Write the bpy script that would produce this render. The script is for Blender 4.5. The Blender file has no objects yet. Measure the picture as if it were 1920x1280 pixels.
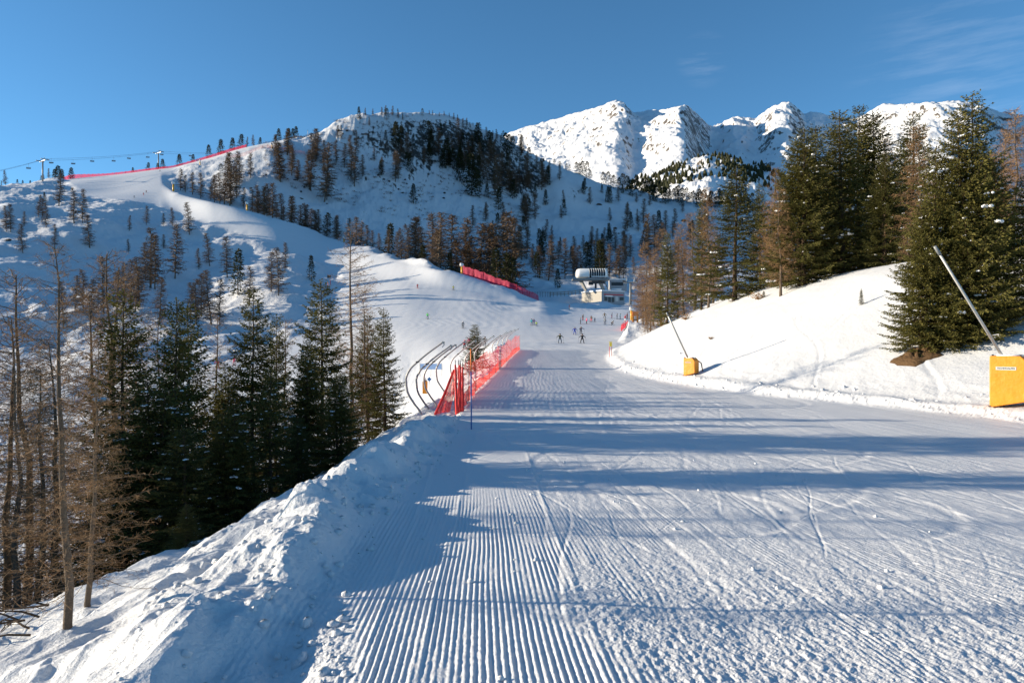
import bpy, math, random
import numpy as np
from mathutils import Vector, Matrix

SC = bpy.context.scene
COL = SC.collection

# ------------------------------------------------------------------ camera
cam_data = bpy.data.cameras.new("camera")
cam_data.lens = 24.0
cam_data.sensor_width = 36.0
cam_data.clip_start = 0.1
cam_data.clip_end = 30000.0
cam = bpy.data.objects.new("camera", cam_data)
COL.objects.link(cam)
cam.location = (0, 0, 0)
cam.rotation_euler = (math.radians(90), 0, 0)
SC.camera = cam
F = 1280.0                      # focal length in photo pixels (1920 wide)

# ------------------------------------------------------------------ light
SUN_EL = 13.4                   # degrees above the horizon
SUN_AZ = 4.0                    # degrees of the sun in front of due left
SUN_STRENGTH = 5.0
SKY_STRENGTH = 0.102
EXPOSURE = 0.92
az, el = math.radians(SUN_AZ), math.radians(SUN_EL)
sun_dir = Vector((-math.cos(az) * math.cos(el), math.sin(az) * math.cos(el), math.sin(el)))
sd = bpy.data.lights.new("sun", 'SUN')
sd.energy = SUN_STRENGTH
sd.angle = math.radians(0.5)
sd.color = (1.0, 0.86, 0.66)
sun = bpy.data.objects.new("sun", sd)
COL.objects.link(sun)
sun.rotation_euler = sun_dir.to_track_quat('Z', 'Y').to_euler()

world = bpy.data.worlds.new("World")
SC.world = world
world.use_nodes = True
wn, wl = world.node_tree.nodes, world.node_tree.links
bg = wn["Background"]
sky = wn.new("ShaderNodeTexSky")
sky.sky_type = 'NISHITA'
sky.sun_disc = False
sky.sun_elevation = el
sky.sun_rotation = math.atan2(sun_dir.x, sun_dir.y)
sky.altitude = 2000
sky.air_density = 1.0
sky.dust_density = 0.0
sky.ozone_density = 5.0
# a little saturation, then thin cirrus high on the right
hsv = wn.new("ShaderNodeHueSaturation")
hsv.inputs["Saturation"].default_value = 1.02
hsv.inputs["Hue"].default_value = 0.488
wl.new(sky.outputs[0], hsv.inputs["Color"])
tc = wn.new("ShaderNodeTexCoord")
mp = wn.new("ShaderNodeMapping")
mp.inputs["Scale"].default_value = (3.0, 3.0, 22.0)
mp.inputs["Rotation"].default_value = (0.0, math.radians(-14), 0.0)
wl.new(tc.outputs["Generated"], mp.inputs["Vector"])
nz = wn.new("ShaderNodeTexNoise")
nz.inputs["Scale"].default_value = 2.2
nz.inputs["Detail"].default_value = 9.0
nz.inputs["Roughness"].default_value = 0.62
wl.new(mp.outputs[0], nz.inputs["Vector"])
rmp = wn.new("ShaderNodeValToRGB")
rmp.color_ramp.elements[0].position = 0.47
rmp.color_ramp.elements[1].position = 0.80
wl.new(nz.outputs["Fac"], rmp.inputs["Fac"])
def cloud_spot(d, lo, hi):
    v = Vector(d).normalized()
    dot = wn.new("ShaderNodeVectorMath"); dot.operation = 'DOT_PRODUCT'
    nrm = wn.new("ShaderNodeVectorMath"); nrm.operation = 'NORMALIZE'
    wl.new(tc.outputs["Generated"], nrm.inputs[0])
    wl.new(nrm.outputs[0], dot.inputs[0])
    dot.inputs[1].default_value = v
    mr = wn.new("ShaderNodeMapRange"); mr.interpolation_type = 'SMOOTHSTEP'
    mr.inputs["From Min"].default_value = lo
    mr.inputs["From Max"].default_value = hi
    wl.new(dot.outputs["Value"], mr.inputs["Value"])
    return mr.outputs[0]
s1 = cloud_spot((0.665, 1.0, 0.385), math.cos(math.radians(8)), math.cos(math.radians(1)))
s2 = cloud_spot((0.28, 1.0, 0.412), math.cos(math.radians(2.2)), math.cos(math.radians(0.2)))
mx = wn.new("ShaderNodeMath"); mx.operation = 'MAXIMUM'
wl.new(s1, mx.inputs[0]); wl.new(s2, mx.inputs[1])
ml = wn.new("ShaderNodeMath"); ml.operation = 'MULTIPLY'
wl.new(mx.outputs[0], ml.inputs[0]); wl.new(rmp.outputs[0], ml.inputs[1])
m2 = wn.new("ShaderNodeMath"); m2.operation = 'MULTIPLY'
m2.inputs[1].default_value = 0.10
wl.new(ml.outputs[0], m2.inputs[0])
mixc = wn.new("ShaderNodeMix"); mixc.data_type = 'RGBA'
mixc.inputs[7].default_value = (7.0, 7.4, 8.0, 1)
wl.new(m2.outputs[0], mixc.inputs[0])
wl.new(hsv.outputs[0], mixc.inputs[6])
wl.new(mixc.outputs[2], bg.inputs["Color"])
bg.inputs["Strength"].default_value = SKY_STRENGTH

SC.view_settings.view_transform = 'Standard'
SC.view_settings.look = 'None'
SC.view_settings.exposure = EXPOSURE
SC.view_settings.gamma = 1.0
SC.render.engine = 'CYCLES'
SC.cycles.max_bounces = 6
SC.cycles.transparent_max_bounces = 16

# ------------------------------------------------------------------ numeric helpers
rng = np.random.default_rng(7)
PERM = np.concatenate([rng.permutation(256)] * 3)
GRAD = np.stack([np.cos(np.arange(256) * 2.399963), np.sin(np.arange(256) * 2.399963)], 1)

def noise(x, y):
    xi = np.floor(x).astype(np.int64); yi = np.floor(y).astype(np.int64)
    fx = x - xi; fy = y - yi
    xi &= 255; yi &= 255
    def g(ix, iy, dx, dy):
        h = PERM[PERM[ix & 255] + (iy & 255)]
        return GRAD[h, 0] * dx + GRAD[h, 1] * dy
    u = fx * fx * fx * (fx * (fx * 6 - 15) + 10)
    v = fy * fy * fy * (fy * (fy * 6 - 15) + 10)
    n00 = g(xi, yi, fx, fy); n10 = g(xi + 1, yi, fx - 1, fy)
    n01 = g(xi, yi + 1, fx, fy - 1); n11 = g(xi + 1, yi + 1, fx - 1, fy - 1)
    a = n00 + u * (n10 - n00); b = n01 + u * (n11 - n01)
    return 1.5 * (a + v * (b - a))

def fbm(x, y, octaves=4, gain=0.5, off=0.0):
    s = np.zeros_like(x); a = 1.0; f = 1.0
    for o in range(octaves):
        s += a * noise(x * f + 17.3 * o + off, y * f - 9.1 * o + off)
        a *= gain; f *= 2.03
    return s

def ridged(x, y, octaves=4, gain=0.5, off=0.0):
    s = np.zeros_like(x); a = 1.0; f = 1.0
    for o in range(octaves):
        n = 1 - np.abs(noise(x * f + 31.7 * o + off, y * f + 5.3 * o - off)) * 1.6
        s += a * (n - 0.5)
        a *= gain; f *= 2.07
    return s

def sstep(a, b, x):
    t = np.clip((x - a) / (b - a), 0, 1)
    return t * t * (3 - 2 * t)

def pchip(xn, yn, xq):
    """monotone cubic through nodes xn (N), yn (N,...) at xq (Q) -> (Q,...)"""
    xn = np.asarray(xn, float); yn = np.asarray(yn, float)
    h = np.diff(xn).reshape((-1,) + (1,) * (yn.ndim - 1))
    d = np.diff(yn, axis=0) / h
    m = np.zeros_like(yn)
    w1 = 2 * h[1:] + h[:-1]; w2 = h[1:] + 2 * h[:-1]
    same = d[1:] * d[:-1] > 0
    with np.errstate(divide='ignore', invalid='ignore'):
        hm = (w1 + w2) / (w1 / np.where(same, d[:-1], 1) + w2 / np.where(same, d[1:], 1))
    m[1:-1] = np.where(same, hm, 0)
    m[0] = d[0]; m[-1] = d[-1]
    xq = np.clip(np.asarray(xq, float), xn[0], xn[-1])
    i = np.clip(np.searchsorted(xn, xq, side='right') - 1, 0, len(xn) - 2)
    sh = (-1,) + (1,) * (yn.ndim - 1)
    t = ((xq - xn[i]) / (xn[i + 1] - xn[i])).reshape(sh); hh = h[i]
    return ((1 + 2 * t) * (1 - t) ** 2 * yn[i] + t * (1 - t) ** 2 * hh * m[i]
            + t * t * (3 - 2 * t) * yn[i + 1] + t * t * (t - 1) * hh * m[i + 1])

def in_poly(px, py, poly):
    inside = np.zeros(px.shape, bool)
    n = len(poly)
    for i in range(n):
        x1, y1 = poly[i]; x2, y2 = poly[(i + 1) % n]
        c = (y1 > py) != (y2 > py)
        xx = (x2 - x1) * (py - y1) / ((y2 - y1) if y2 != y1 else 1e-9) + x1
        inside ^= c & (px < xx)
    return inside

def softmin(a, b, k):
    return -np.logaddexp(-a / k, -b / k) * k

# ------------------------------------------------------------------ object helpers
def tag(o, label=None, cat=None, group=None, kind=None):
    if label: o["label"] = label
    if cat: o["category"] = cat
    if group: o["group"] = group
    if kind: o["kind"] = kind
    return o

def new_mesh(name, verts, quads=None, tris=None, mats=(), matidx=None, smooth=False):
    """fast mesh from numpy arrays"""
    verts = np.asarray(verts, np.float32).reshape(-1, 3)
    nq = 0 if quads is None else len(quads)
    nt = 0 if tris is None else len(tris)
    me = bpy.data.meshes.new(name)
    me.vertices.add(len(verts))
    me.vertices.foreach_set("co", verts.ravel())
    loops = []
    if nq: loops.append(np.asarray(quads, np.int32).ravel())
    if nt: loops.append(np.asarray(tris, np.int32).ravel())
    li = np.concatenate(loops) if loops else np.zeros(0, np.int32)
    me.loops.add(len(li))
    me.loops.foreach_set("vertex_index", li)
    me.polygons.add(nq + nt)
    st = np.concatenate([np.arange(nq) * 4, nq * 4 + np.arange(nt) * 3]).astype(np.int32)
    me.polygons.foreach_set("loop_start", st)
    if matidx is not None:
        me.polygons.foreach_set("material_index", np.asarray(matidx, np.int32))
    me.polygons.foreach_set("use_smooth", np.full(nq + nt, bool(smooth)))
    for m in mats: me.materials.append(m)
    me.update(calc_edges=True)
    return me

def link(name, me, parent=None, loc=None, rotz=None):
    o = bpy.data.objects.new(name, me)
    COL.objects.link(o)
    if parent is not None: o.parent = parent
    if loc is not None: o.location = loc
    if rotz is not None: o.rotation_euler = (0, 0, rotz)
    return o

def empty(name, loc=(0, 0, 0), rotz=0.0):
    o = bpy.data.objects.new(name, None)
    o.empty_display_size = 0.2
    COL.objects.link(o)
    o.location = loc
    o.rotation_euler = (0, 0, rotz)
    return o

class MB:
    """collects shapes, builds ONE mesh"""
    def __init__(s):
        s.v = []; s.q = []; s.t = []; s.n = 0; s.qm = []; s.tm = []; s.mi = 0
    def add(s, v, q=None, t=None):
        v = np.asarray(v, float).reshape(-1, 3)
        if q is not None and len(q):
            s.q.append(np.asarray(q) + s.n); s.qm.append(np.full(len(q), s.mi))
        if t is not None and len(t):
            s.t.append(np.asarray(t) + s.n); s.tm.append(np.full(len(t), s.mi))
        s.v.append(v); s.n += len(v)
    def box(s, c, d, rotz=0.0, M=None):
        x, y, z = [k / 2 for k in d]
        v = np.array([[i * x, j * y, k * z] for k in (-1, 1) for j in (-1, 1) for i in (-1, 1)], float)
        if M is not None: v = v @ np.array(M.to_3x3()).T
        if rotz:
            cs, sn = math.cos(rotz), math.sin(rotz)
            v = np.stack([v[:, 0] * cs - v[:, 1] * sn, v[:, 0] * sn + v[:, 1] * cs, v[:, 2]], 1)
        s.add(v + np.array(c), [[0, 2, 3, 1], [4, 5, 7, 6], [0, 1, 5, 4], [2, 6, 7, 3], [0, 4, 6, 2], [1, 3, 7, 5]])
    def tube(s, pts, rad, n=8, caps=True):
        pts = np.asarray(pts, float); k = len(pts)
        rad = np.broadcast_to(np.asarray(rad, float), (k,))
        tg = np.gradient(pts, axis=0)
        tg /= np.linalg.norm(tg, axis=1)[:, None] + 1e-12
        ref = np.array([0, 0, 1.0]) if abs(tg[0, 2]) < 0.9 else np.array([1.0, 0, 0])
        vs = []
        a = np.arange(n) * 2 * math.pi / n
        u = np.cross(tg[0], ref); u /= np.linalg.norm(u)
        for i in range(k):
            u = u - tg[i] * (u @ tg[i]); u /= np.linalg.norm(u) + 1e-12
            w = np.cross(tg[i], u)
            vs.append(pts[i] + rad[i] * (np.cos(a)[:, None] * u + np.sin(a)[:, None] * w))
        v = np.concatenate(vs)
        q = []
        for i in range(k - 1):
            for j in range(n):
                j2 = (j + 1) % n
                q.append([i * n + j, i * n + j2, (i + 1) * n + j2, (i + 1) * n + j])
        t = []
        if caps:
            v = np.concatenate([v, pts[:1], pts[-1:]])
            for j in range(n):
                j2 = (j + 1) % n
                t.append([k * n, j2, j]); t.append([k * n + 1, (k - 1) * n + j, (k - 1) * n + j2])
        s.add(v, q, t)
    def prism(s, poly, z0, z1, M=None):
        """poly: xy outline (counter-clockwise), extruded in z; M optional 4x4"""
        n = len(poly)
        v = np.array([[p[0], p[1], z0] for p in poly] + [[p[0], p[1], z1] for p in poly]
                     + [[np.mean([p[0] for p in poly]), np.mean([p[1] for p in poly]), z0]]
                     + [[np.mean([p[0] for p in poly]), np.mean([p[1] for p in poly]), z1]], float)
        q = [[i, (i + 1) % n, n + (i + 1) % n, n + i] for i in range(n)]
        t = [[2 * n, (i + 1) % n, i] for i in range(n)] + [[2 * n + 1, n + i, n + (i + 1) % n] for i in range(n)]
        if M is not None:
            A = np.array(M); v = v @ A[:3, :3].T + A[:3, 3]
        s.add(v, q, t)
    def ball(s, c, r, nu=10, nv=7):
        th = np.linspace(0, math.pi, nv); ph = np.arange(nu) * 2 * math.pi / nu
        r = np.broadcast_to(np.asarray(r, float), (3,))
        v = np.array([[math.sin(a) * math.cos(b), math.sin(a) * math.sin(b), math.cos(a)] for a in th for b in ph])
        q = [[i * nu + j, (i + 1) * nu + j, (i + 1) * nu + (j + 1) % nu, i * nu + (j + 1) % nu]
             for i in range(nv - 1) for j in range(nu)]
        s.add(v * r + np.array(c), q)
    def arrays(s):
        v = np.concatenate(s.v) if s.v else np.zeros((0, 3))
        q = np.concatenate(s.q) if s.q else None
        t = np.concatenate(s.t) if s.t else None
        mi = np.concatenate(s.qm + s.tm) if (s.qm or s.tm) else None
        return v, q, t, mi
    def mesh(s, name, mats, smooth=False):
        v, q, t, mi = s.arrays()
        if not isinstance(mats, (list, tuple)): mats = [mats]
        return new_mesh(name, v, q, t, mats, mi, smooth)
    def build(s, name, mats, parent=None, smooth=False, loc=None):
        return link(name, s.mesh(name, mats, smooth), parent, loc)

# ------------------------------------------------------------------ materials
def mat(name, color, rough=0.6, metal=0.0, spec=0.5, noise_amt=0.0, noise_scale=3.0, bump=0.0, bump_scale=20.0):
    m = bpy.data.materials.new(name); m.use_nodes = True
    nt = m.node_tree; b = nt.nodes["Principled BSDF"]
    b.inputs["Base Color"].default_value = (*color, 1)
    b.inputs["Roughness"].default_value = rough
    b.inputs["Metallic"].default_value = metal
    b.inputs["Specular IOR Level"].default_value = spec
    tcn = nt.nodes.new("ShaderNodeTexCoord")
    if noise_amt:
        n = nt.nodes.new("ShaderNodeTexNoise"); n.inputs["Scale"].default_value = noise_scale
        n.inputs["Detail"].default_value = 5
        nt.links.new(tcn.outputs["Object"], n.inputs["Vector"])
        mr = nt.nodes.new("ShaderNodeMapRange")
        mr.inputs["To Min"].default_value = 1 - noise_amt; mr.inputs["To Max"].default_value = 1 + noise_amt
        nt.links.new(n.outputs["Fac"], mr.inputs["Value"])
        mm = nt.nodes.new("ShaderNodeMix"); mm.data_type = 'RGBA'; mm.blend_type = 'MULTIPLY'
        mm.inputs[0].default_value = 1; mm.inputs[6].default_value = (*color, 1)
        nt.links.new(mr.outputs[0], mm.inputs[7])
        nt.links.new(mm.outputs[2], b.inputs["Base Color"])
    if bump:
        n = nt.nodes.new("ShaderNodeTexNoise"); n.inputs["Scale"].default_value = bump_scale
        n.inputs["Detail"].default_value = 6
        nt.links.new(tcn.outputs["Object"], n.inputs["Vector"])
        bp = nt.nodes.new("ShaderNodeBump"); bp.inputs["Strength"].default_value = 0.6
        bp.inputs["Distance"].default_value = bump
        nt.links.new(n.outputs["Fac"], bp.inputs["Height"])
        nt.links.new(bp.outputs[0], b.inputs["Normal"])
    return m

def snow_mat(name, color=(0.84, 0.86, 0.89), layers=((45.0, 0.010), (9.0, 0.02)), rock=None):
    """snow: grain in two bump layers; rock = (slope_lo, slope_hi, noise_scale, colour) puts bare rock on steep faces"""
    m = bpy.data.materials.new(name); m.use_nodes = True
    nt = m.node_tree; N, L = nt.nodes, nt.links
    b = N["Principled BSDF"]
    b.inputs["Roughness"].default_value = 0.55
    b.inputs["Specular IOR Level"].default_value = 0.25
    tcn = N.new("ShaderNodeTexCoord")
    prev = None
    for sc_, dist in layers:
        n = N.new("ShaderNodeTexNoise"); n.inputs["Scale"].default_value = sc_
        n.inputs["Detail"].default_value = 5; n.inputs["Roughness"].default_value = 0.6
        L.new(tcn.outputs["Object"], n.inputs["Vector"])
        bp = N.new("ShaderNodeBump"); bp.inputs["Strength"].default_value = 1.0
        bp.inputs["Distance"].default_value = dist
        L.new(n.outputs["Fac"], bp.inputs["Height"])
        if prev is not None: L.new(prev, bp.inputs["Normal"])
        prev = bp.outputs[0]
    L.new(prev, b.inputs["Normal"])
    n = N.new("ShaderNodeTexNoise"); n.inputs["Scale"].default_value = 0.35; n.inputs["Detail"].default_value = 4
    L.new(tcn.outputs["Object"], n.inputs["Vector"])
    mr = N.new("ShaderNodeMapRange"); mr.inputs["To Min"].default_value = 0.95; mr.inputs["To Max"].default_value = 1.04
    L.new(n.outputs["Fac"], mr.inputs["Value"])
    mm = N.new("ShaderNodeMix"); mm.data_type = 'RGBA'; mm.blend_type = 'MULTIPLY'
    mm.inputs[0].default_value = 1; mm.inputs[6].default_value = (*color, 1)
    L.new(mr.outputs[0], mm.inputs[7])
    out = mm.outputs[2]
    if rock:
        lo, hi, ns, rc, ramp = rock
        geo = N.new("ShaderNodeNewGeometry")
        sx = N.new("ShaderNodeSeparateXYZ"); L.new(geo.outputs["Normal"], sx.inputs[0])
        r1 = N.new("ShaderNodeTexNoise"); r1.inputs["Scale"].default_value = ns; r1.inputs["Detail"].default_value = 8
        r1.inputs["Roughness"].default_value = 0.7
        mp_ = N.new("ShaderNodeMapping"); mp_.inputs["Scale"].default_value = (1, 1, 0.55)
        L.new(tcn.outputs["Object"], mp_.inputs["Vector"]); L.new(mp_.outputs[0], r1.inputs["Vector"])
        sl = N.new("ShaderNodeMapRange"); sl.inputs["From Min"].default_value = hi; sl.inputs["From Max"].default_value = lo
        L.new(sx.outputs["Z"], sl.inputs["Value"])
        ad = N.new("ShaderNodeMath"); ad.operation = 'MULTIPLY_ADD'
        L.new(sl.outputs[0], ad.inputs[0]); ad.inputs[1].default_value = 0.62
        L.new(r1.outputs["Fac"], ad.inputs[2])
        cr = N.new("ShaderNodeMapRange"); cr.inputs["From Min"].default_value = ramp[0]; cr.inputs["From Max"].default_value = ramp[1]
        L.new(ad.outputs[0], cr.inputs["Value"])
        r2 = N.new("ShaderNodeTexNoise"); r2.inputs["Scale"].default_value = ns * 3; r2.inputs["Detail"].default_value = 6
        L.new(tcn.outputs["Object"], r2.inputs["Vector"])
        rr = N.new("ShaderNodeValToRGB")
        rr.color_ramp.elements[0].color = (*[c * 0.45 for c in rc], 1)
        rr.color_ramp.elements[1].color = (*[c * 1.5 for c in rc], 1)
        L.new(r2.outputs["Fac"], rr.inputs["Fac"])
        mk = N.new("ShaderNodeMix"); mk.data_type = 'RGBA'
        L.new(cr.outputs[0], mk.inputs[0]); L.new(out, mk.inputs[6]); L.new(rr.outputs[0], mk.inputs[7])
        out = mk.outputs[2]
    L.new(out, b.inputs["Base Color"])
    return m
# ------------------------------------------------------------------ terrain
# The land is one height field z(bearing, distance).  Bearing is kept as the column
# px = 960 + 1280 * x / y, distance as D = y.  Far land is laid out by feature curves
# (piste edges, gully, knoll, crest), near land by the piste's own cross-section.
FEAT = [
 (-900, [(100,760),(135,720),(165,640),(270,450),(330,410),(360,395),(390,383),(420,374),(460,368),(1000,400)]),
 (-300, [(100,770),(140,715),(170,630),(285,430),(345,392),(375,380),(405,368),(440,358),(475,354),(1000,400)]),
 (0,    [(100,800),(150,715),(188,615),(325,412),(395,374),(420,362),(445,354),(468,351),(500,350),(1000,410)]),
 (130,  [(100,790),(150,705),(203,598),(365,400),(452,366),(500,347),(530,341),(555,338),(590,337),(1000,400)]),
 (230,  [(100,775),(150,692),(219,588),(410,388),(484,358),(532,341),(562,333),(588,328),(620,326),(1000,390)]),
 (300,  [(100,765),(150,683),(232,578),(434,386),(495,352),(540,336),(570,329),(600,322),(640,317),(1000,380)]),
 (325,  [(100,762),(150,683),(234,578),(425,395),(480,358),(505,357),(550,342),(603,321),(645,314),(1000,380)]),
 (345,  [(100,760),(150,683),(236,580),(415,405),(462,366),(490,368),(540,349),(605,316),(648,309),(1000,370)]),
 (400,  [(100,748),(150,680),(234,582),(395,422),(432,379),(460,386),(530,362),(620,303),(660,294),(1000,350)]),
 (447,  [(100,742),(150,680),(228,585),(382,440),(424,391),(452,400),(512,366),(625,293),(670,280),(1000,340)]),
 (515,  [(100,735),(150,678),(222,585),(364,462),(430,411),(460,424),(520,380),(632,280),(690,266),(1000,330)]),
 (570,  [(100,725),(150,675),(215,592),(352,488),(436,431),(468,446),(530,400),(635,290),(700,257),(1000,330)]),
 (605,  [(100,720),(150,673),(210,600),(342,500),(437,445),(469,458),(532,412),(640,305),(712,245),(1000,330)]),
 (640,  [(100,712),(150,668),(200,610),(326,512),(432,457),(464,472),(530,420),(645,312),(725,226),(1000,300)]),
 (700,  [(100,700),(150,658),(195,606),(296,522),(396,472),(430,488),(535,428),(660,312),(745,215),(1000,300)]),
 (760,  [(100,690),(145,650),(190,606),(274,530),(348,488),(388,505),(545,442),(682,318),(765,213),(1000,300)]),
 (830,  [(100,668),(140,643),(185,608),(260,540),(295,504),(345,523),(555,456),(705,330),(785,217),(1000,310)]),
 (900,  [(100,660),(135,642),(180,611),(250,554),(284,526),(335,545),(555,470),(715,345),(797,240),(1000,320)]),
 (960,  [(100,653),(130,641),(180,611),(245,565),(276,545),(322,560),(550,483),(722,375),(805,266),(1000,340)]),
 (1010, [(100,652),(128,641),(180,612),(240,573),(275,561),(312,563),(545,492),(725,390),(810,295),(1000,350)]),
 (1060, [(100,652),(128,641),(180,614),(250,579),(300,565),(330,563),(540,497),(700,410),(815,318),(1000,360)]),
 (1120, [(100,652),(128,641),(180,616),(255,583),(305,571),(345,566),(530,503),(700,420),(818,342),(1000,370)]),
 (1180, [(100,655),(128,641),(180,617),(255,585),(305,573),(350,568),(525,508),(700,425),(820,355),(1000,380)]),
 (1260, [(100,630),(130,628),(180,618),(260,597),(320,584),(355,580),(455,525),(700,440),(825,375),(1000,395)]),
 (1400, [(100,600),(130,600),(180,606),(260,598),(330,586),(370,578),(460,535),(700,455),(830,388),(1000,410)]),
 (1900, [(100,570),(130,570),(180,585),(260,590),(340,575),(380,560),(460,530),(700,470),(840,415),(1000,430)]),
 (2900, [(100,570),(130,570),(180,585),(260,590),(340,575),(380,560),(460,530),(700,470),(840,415),(1000,430)]),
]
f_px = np.array([c[0] for c in FEAT], float)
f_D = np.array([[p[0] for p in c[1]] for c in FEAT], float)
f_Z = np.array([[(640 - p[1]) / F * p[0] for p in c[1]] for c in FEAT], float)

ZC_D = [0, 4, 8, 12, 20, 28, 40, 54, 70, 90, 128, 165, 210]
ZC_Z = [-1.65, -1.89, -2.13, -2.32, -2.58, -2.68, -2.62, -2.4, -1.85, -1.1, -0.15, 1.7, 6.9]
XS_D = [0, 4, 10, 14, 24, 40, 60, 90, 140]
XS_X = [-2.9, -3.0, -3.5, -3.8, -4.1, -4.2, -4.0, -3.4, -3.0]
XR_D = [0, 18, 22, 27, 34, 40, 52, 66, 85, 110, 140]
XR_X = [17.5, 17.0, 16.5, 15.6, 12.2, 10.6, 8.9, 9.5, 12.4, 18.5, 27]

def zc(D): return pchip(ZC_D, ZC_Z, D)
def x_shelf(D): return pchip(XS_D, XS_X, D)
def x_right(D): return pchip(XR_D, XR_X, D)
def rib_drift(D): return -0.045 * (np.minimum(D, 40) - 4)

def z_near(X, D):
    z0 = zc(D.ravel()).reshape(D.shape)
    xs = x_shelf(D.ravel()).reshape(D.shape)
    xr = x_right(D.ravel()).reshape(D.shape)
    dl = np.logaddexp(0, (xs - X) / 0.35) * 0.35
    sl_ = 0.36 + 0.32 * sstep(9, 15, D) + 0.35 * sstep(22, 35, D)
    left = softmin(sl_ * dl, 16.0 + 0 * dl, 1.2) - softmin(0 * dl, 16.0 + 0 * dl, 1.2)
    shelf = 0.30 * sstep(-1.7, -3.6, X)
    hb = (0.17 + 0.33 * sstep(5.6, 7.4, D) - 0.14 * sstep(14, 20, D)) * (1 + .30 * noise(D / .9, X / 1.5) + .22 * noise(D / .38 + 7, X / .8))
    berm_l = hb * (np.exp(-((X + 2.25 + 0.012 * D) / 0.52) ** 2) + .05 * np.exp(-((X + 3.1 + 0.012 * D) / 0.8) ** 2)) * (1 - sstep(20, 27, D))
    dr = np.logaddexp(0, (X - xr) / 0.25) * 0.25
    s = 0.30 + 0.18 * sstep(25, 46, D)
    bank = softmin(s * dr, 8.6 + 0 * dr, 1.0) - softmin(0 * dr, 8.6 + 0 * dr, 1.0)
    bank += 0.15 * np.exp(-((X - xr - 0.5) / 0.45) ** 2)
    return z0 - left - shelf + berm_l + bank

def z_far(pxv, Dv):
    """grid: pxv (n cols), Dv (m rows) -> (m,n)"""
    Dk = pchip(f_px, f_D, pxv); Zk = pchip(f_px, f_Z, pxv)
    out = np.empty((len(Dv), len(pxv)))
    for j in range(len(pxv)):
        out[:, j] = pchip(Dk[j], Zk[j], Dv)
    return out

def gsp(a, b, r): return np.exp(np.arange(math.log(a), math.log(b), r))
px_cols = np.concatenate([np.arange(-900, -60, 12.0), np.arange(-60, 1980, 1.6), np.arange(1980, 2800, 12.0)])
D_rows = np.concatenate([gsp(1.8, 12, .0035), gsp(12, 40, .006), gsp(40, 1000, .009), [1000.0]])
PX, DD = np.meshgrid(px_cols, D_rows)
XX = (PX - 960) / F * DD
nearw = 1 - sstep(90, 140, DD)
nr = int(np.searchsorted(D_rows, 141.0))
ZN = np.zeros_like(DD); ZN[:nr] = z_near(XX[:nr], DD[:nr])
fr = int(np.searchsorted(D_rows, 89.0))
ZF = np.zeros_like(DD); ZF[fr:] = z_far(px_cols, D_rows[fr:])
ZZ = nearw * ZN + (1 - nearw) * ZF
PYs = 640 - F * ZZ / DD

# --- groomed runs far away (outline on the ground, seen from the valley)
PISTE = [(118,338),(155,366),(235,377),(300,388),(378,417),(515,462),(632,510),(641,530),(600,590),(540,640),(380,690),
         (250,730),(700,760),(960,660),(1140,690),(1165,640),(1190,612),(1215,590),(1200,568),(1120,575),(1010,563),(960,546),(864,512),
         (745,485),(640,456),(533,416),(447,390),(330,362),(311,345),(330,318),(426,292),(575,253),(460,270),(300,312)]
pm = in_poly(PX[nr - 60:], PYs[nr - 60:], PISTE).astype(float)
# upper run only where the surface faces us from the right shelf
def blur(a, k, axis):
    c = np.cumsum(np.pad(a, [(k + 1, k) if i == axis else (0, 0) for i in range(2)], mode='edge'), axis=axis)
    return (np.take(c, np.arange(2 * k + 1, c.shape[axis]), axis) - np.take(c, np.arange(0, c.shape[axis] - 2 * k - 1), axis)) / (2 * k + 1)
GM = np.zeros_like(DD)                       # groomed mask
GM[nr - 60:] = pm
near_g = sstep(-1.9, -1.5, XX[:nr] + 0.03 * np.maximum(0, 0)) * (1 - sstep(-0.5, 0.3, XX[:nr] - x_right(D_rows[:nr])[:, None]))
GMn = near_g
w = nearw[:nr]
GM[:nr] = np.maximum(GM[:nr] * (1 - w), GMn * w)
GMb = blur(blur(GM, 4, 1), 2, 0)

# --- relief
H = np.zeros_like(DD)
# far rough snow: humps, drifts, hollows
far = sstep(80, 150, DD[fr:]); Xf, Df = XX[fr:], DD[fr:]
rough = (1 - GMb[fr:])
knoll = np.exp(-(((PX[fr:] - 790) / 260) ** 4)) * sstep(400, 500, Df) 
hump = fbm(Xf / 38, Df / 38, 4, 0.5) * 3.3 + ridged(Xf / 14, Df / 20, 3, 0.5, 3.3) * 0.55
rocky = ridged(Xf / 24, Df / 30, 5, 0.55, 8.1) * 2.4 + fbm(Xf / 60, Df / 60, 3, .5, 2.2) * 3.0
crestfade = 1 - 0.55 * sstep(690, 790, Df)
H[fr:] += far * rough * (hump * (1 - 0.6 * knoll) + rocky * knoll * crestfade)
H[fr:] += far * GMb[fr:] * (fbm(Xf / 60, Df / 60, 2) * 0.5 + 0.02 * noise(Xf / 2.0, Df / 16))
# lower merge basin: groomed humps and wind lips
trk = np.sin(2 * math.pi * (Xf + 7 * np.sin(Df / 17 + 1.3 * noise(Xf / 40, Df / 40)) + 2.5 * noise(Xf / 25, Df / 60)) / 2.6) * sstep(-.1, .5, noise(Xf / 22, Df / 40 + 4))
trk += .8 * np.sin(2 * math.pi * (Xf * .8 - .35 * Df + 9 * np.sin(Df / 26 + 2)) / 3.4) * sstep(.0, .5, noise(Xf / 30 + 9, Df / 34))
H[fr:] += far * GMb[fr:] * 0.015 * trk * (1 - sstep(300, 480, Df))
H[fr:] += far * 0.5 * np.exp(-(((PX[fr:] - 1000) / 120) ** 2 + ((Df - 235) / 22) ** 2)) * np.tanh(fbm(Xf / 16, Df / 16, 2) * 2)

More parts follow.
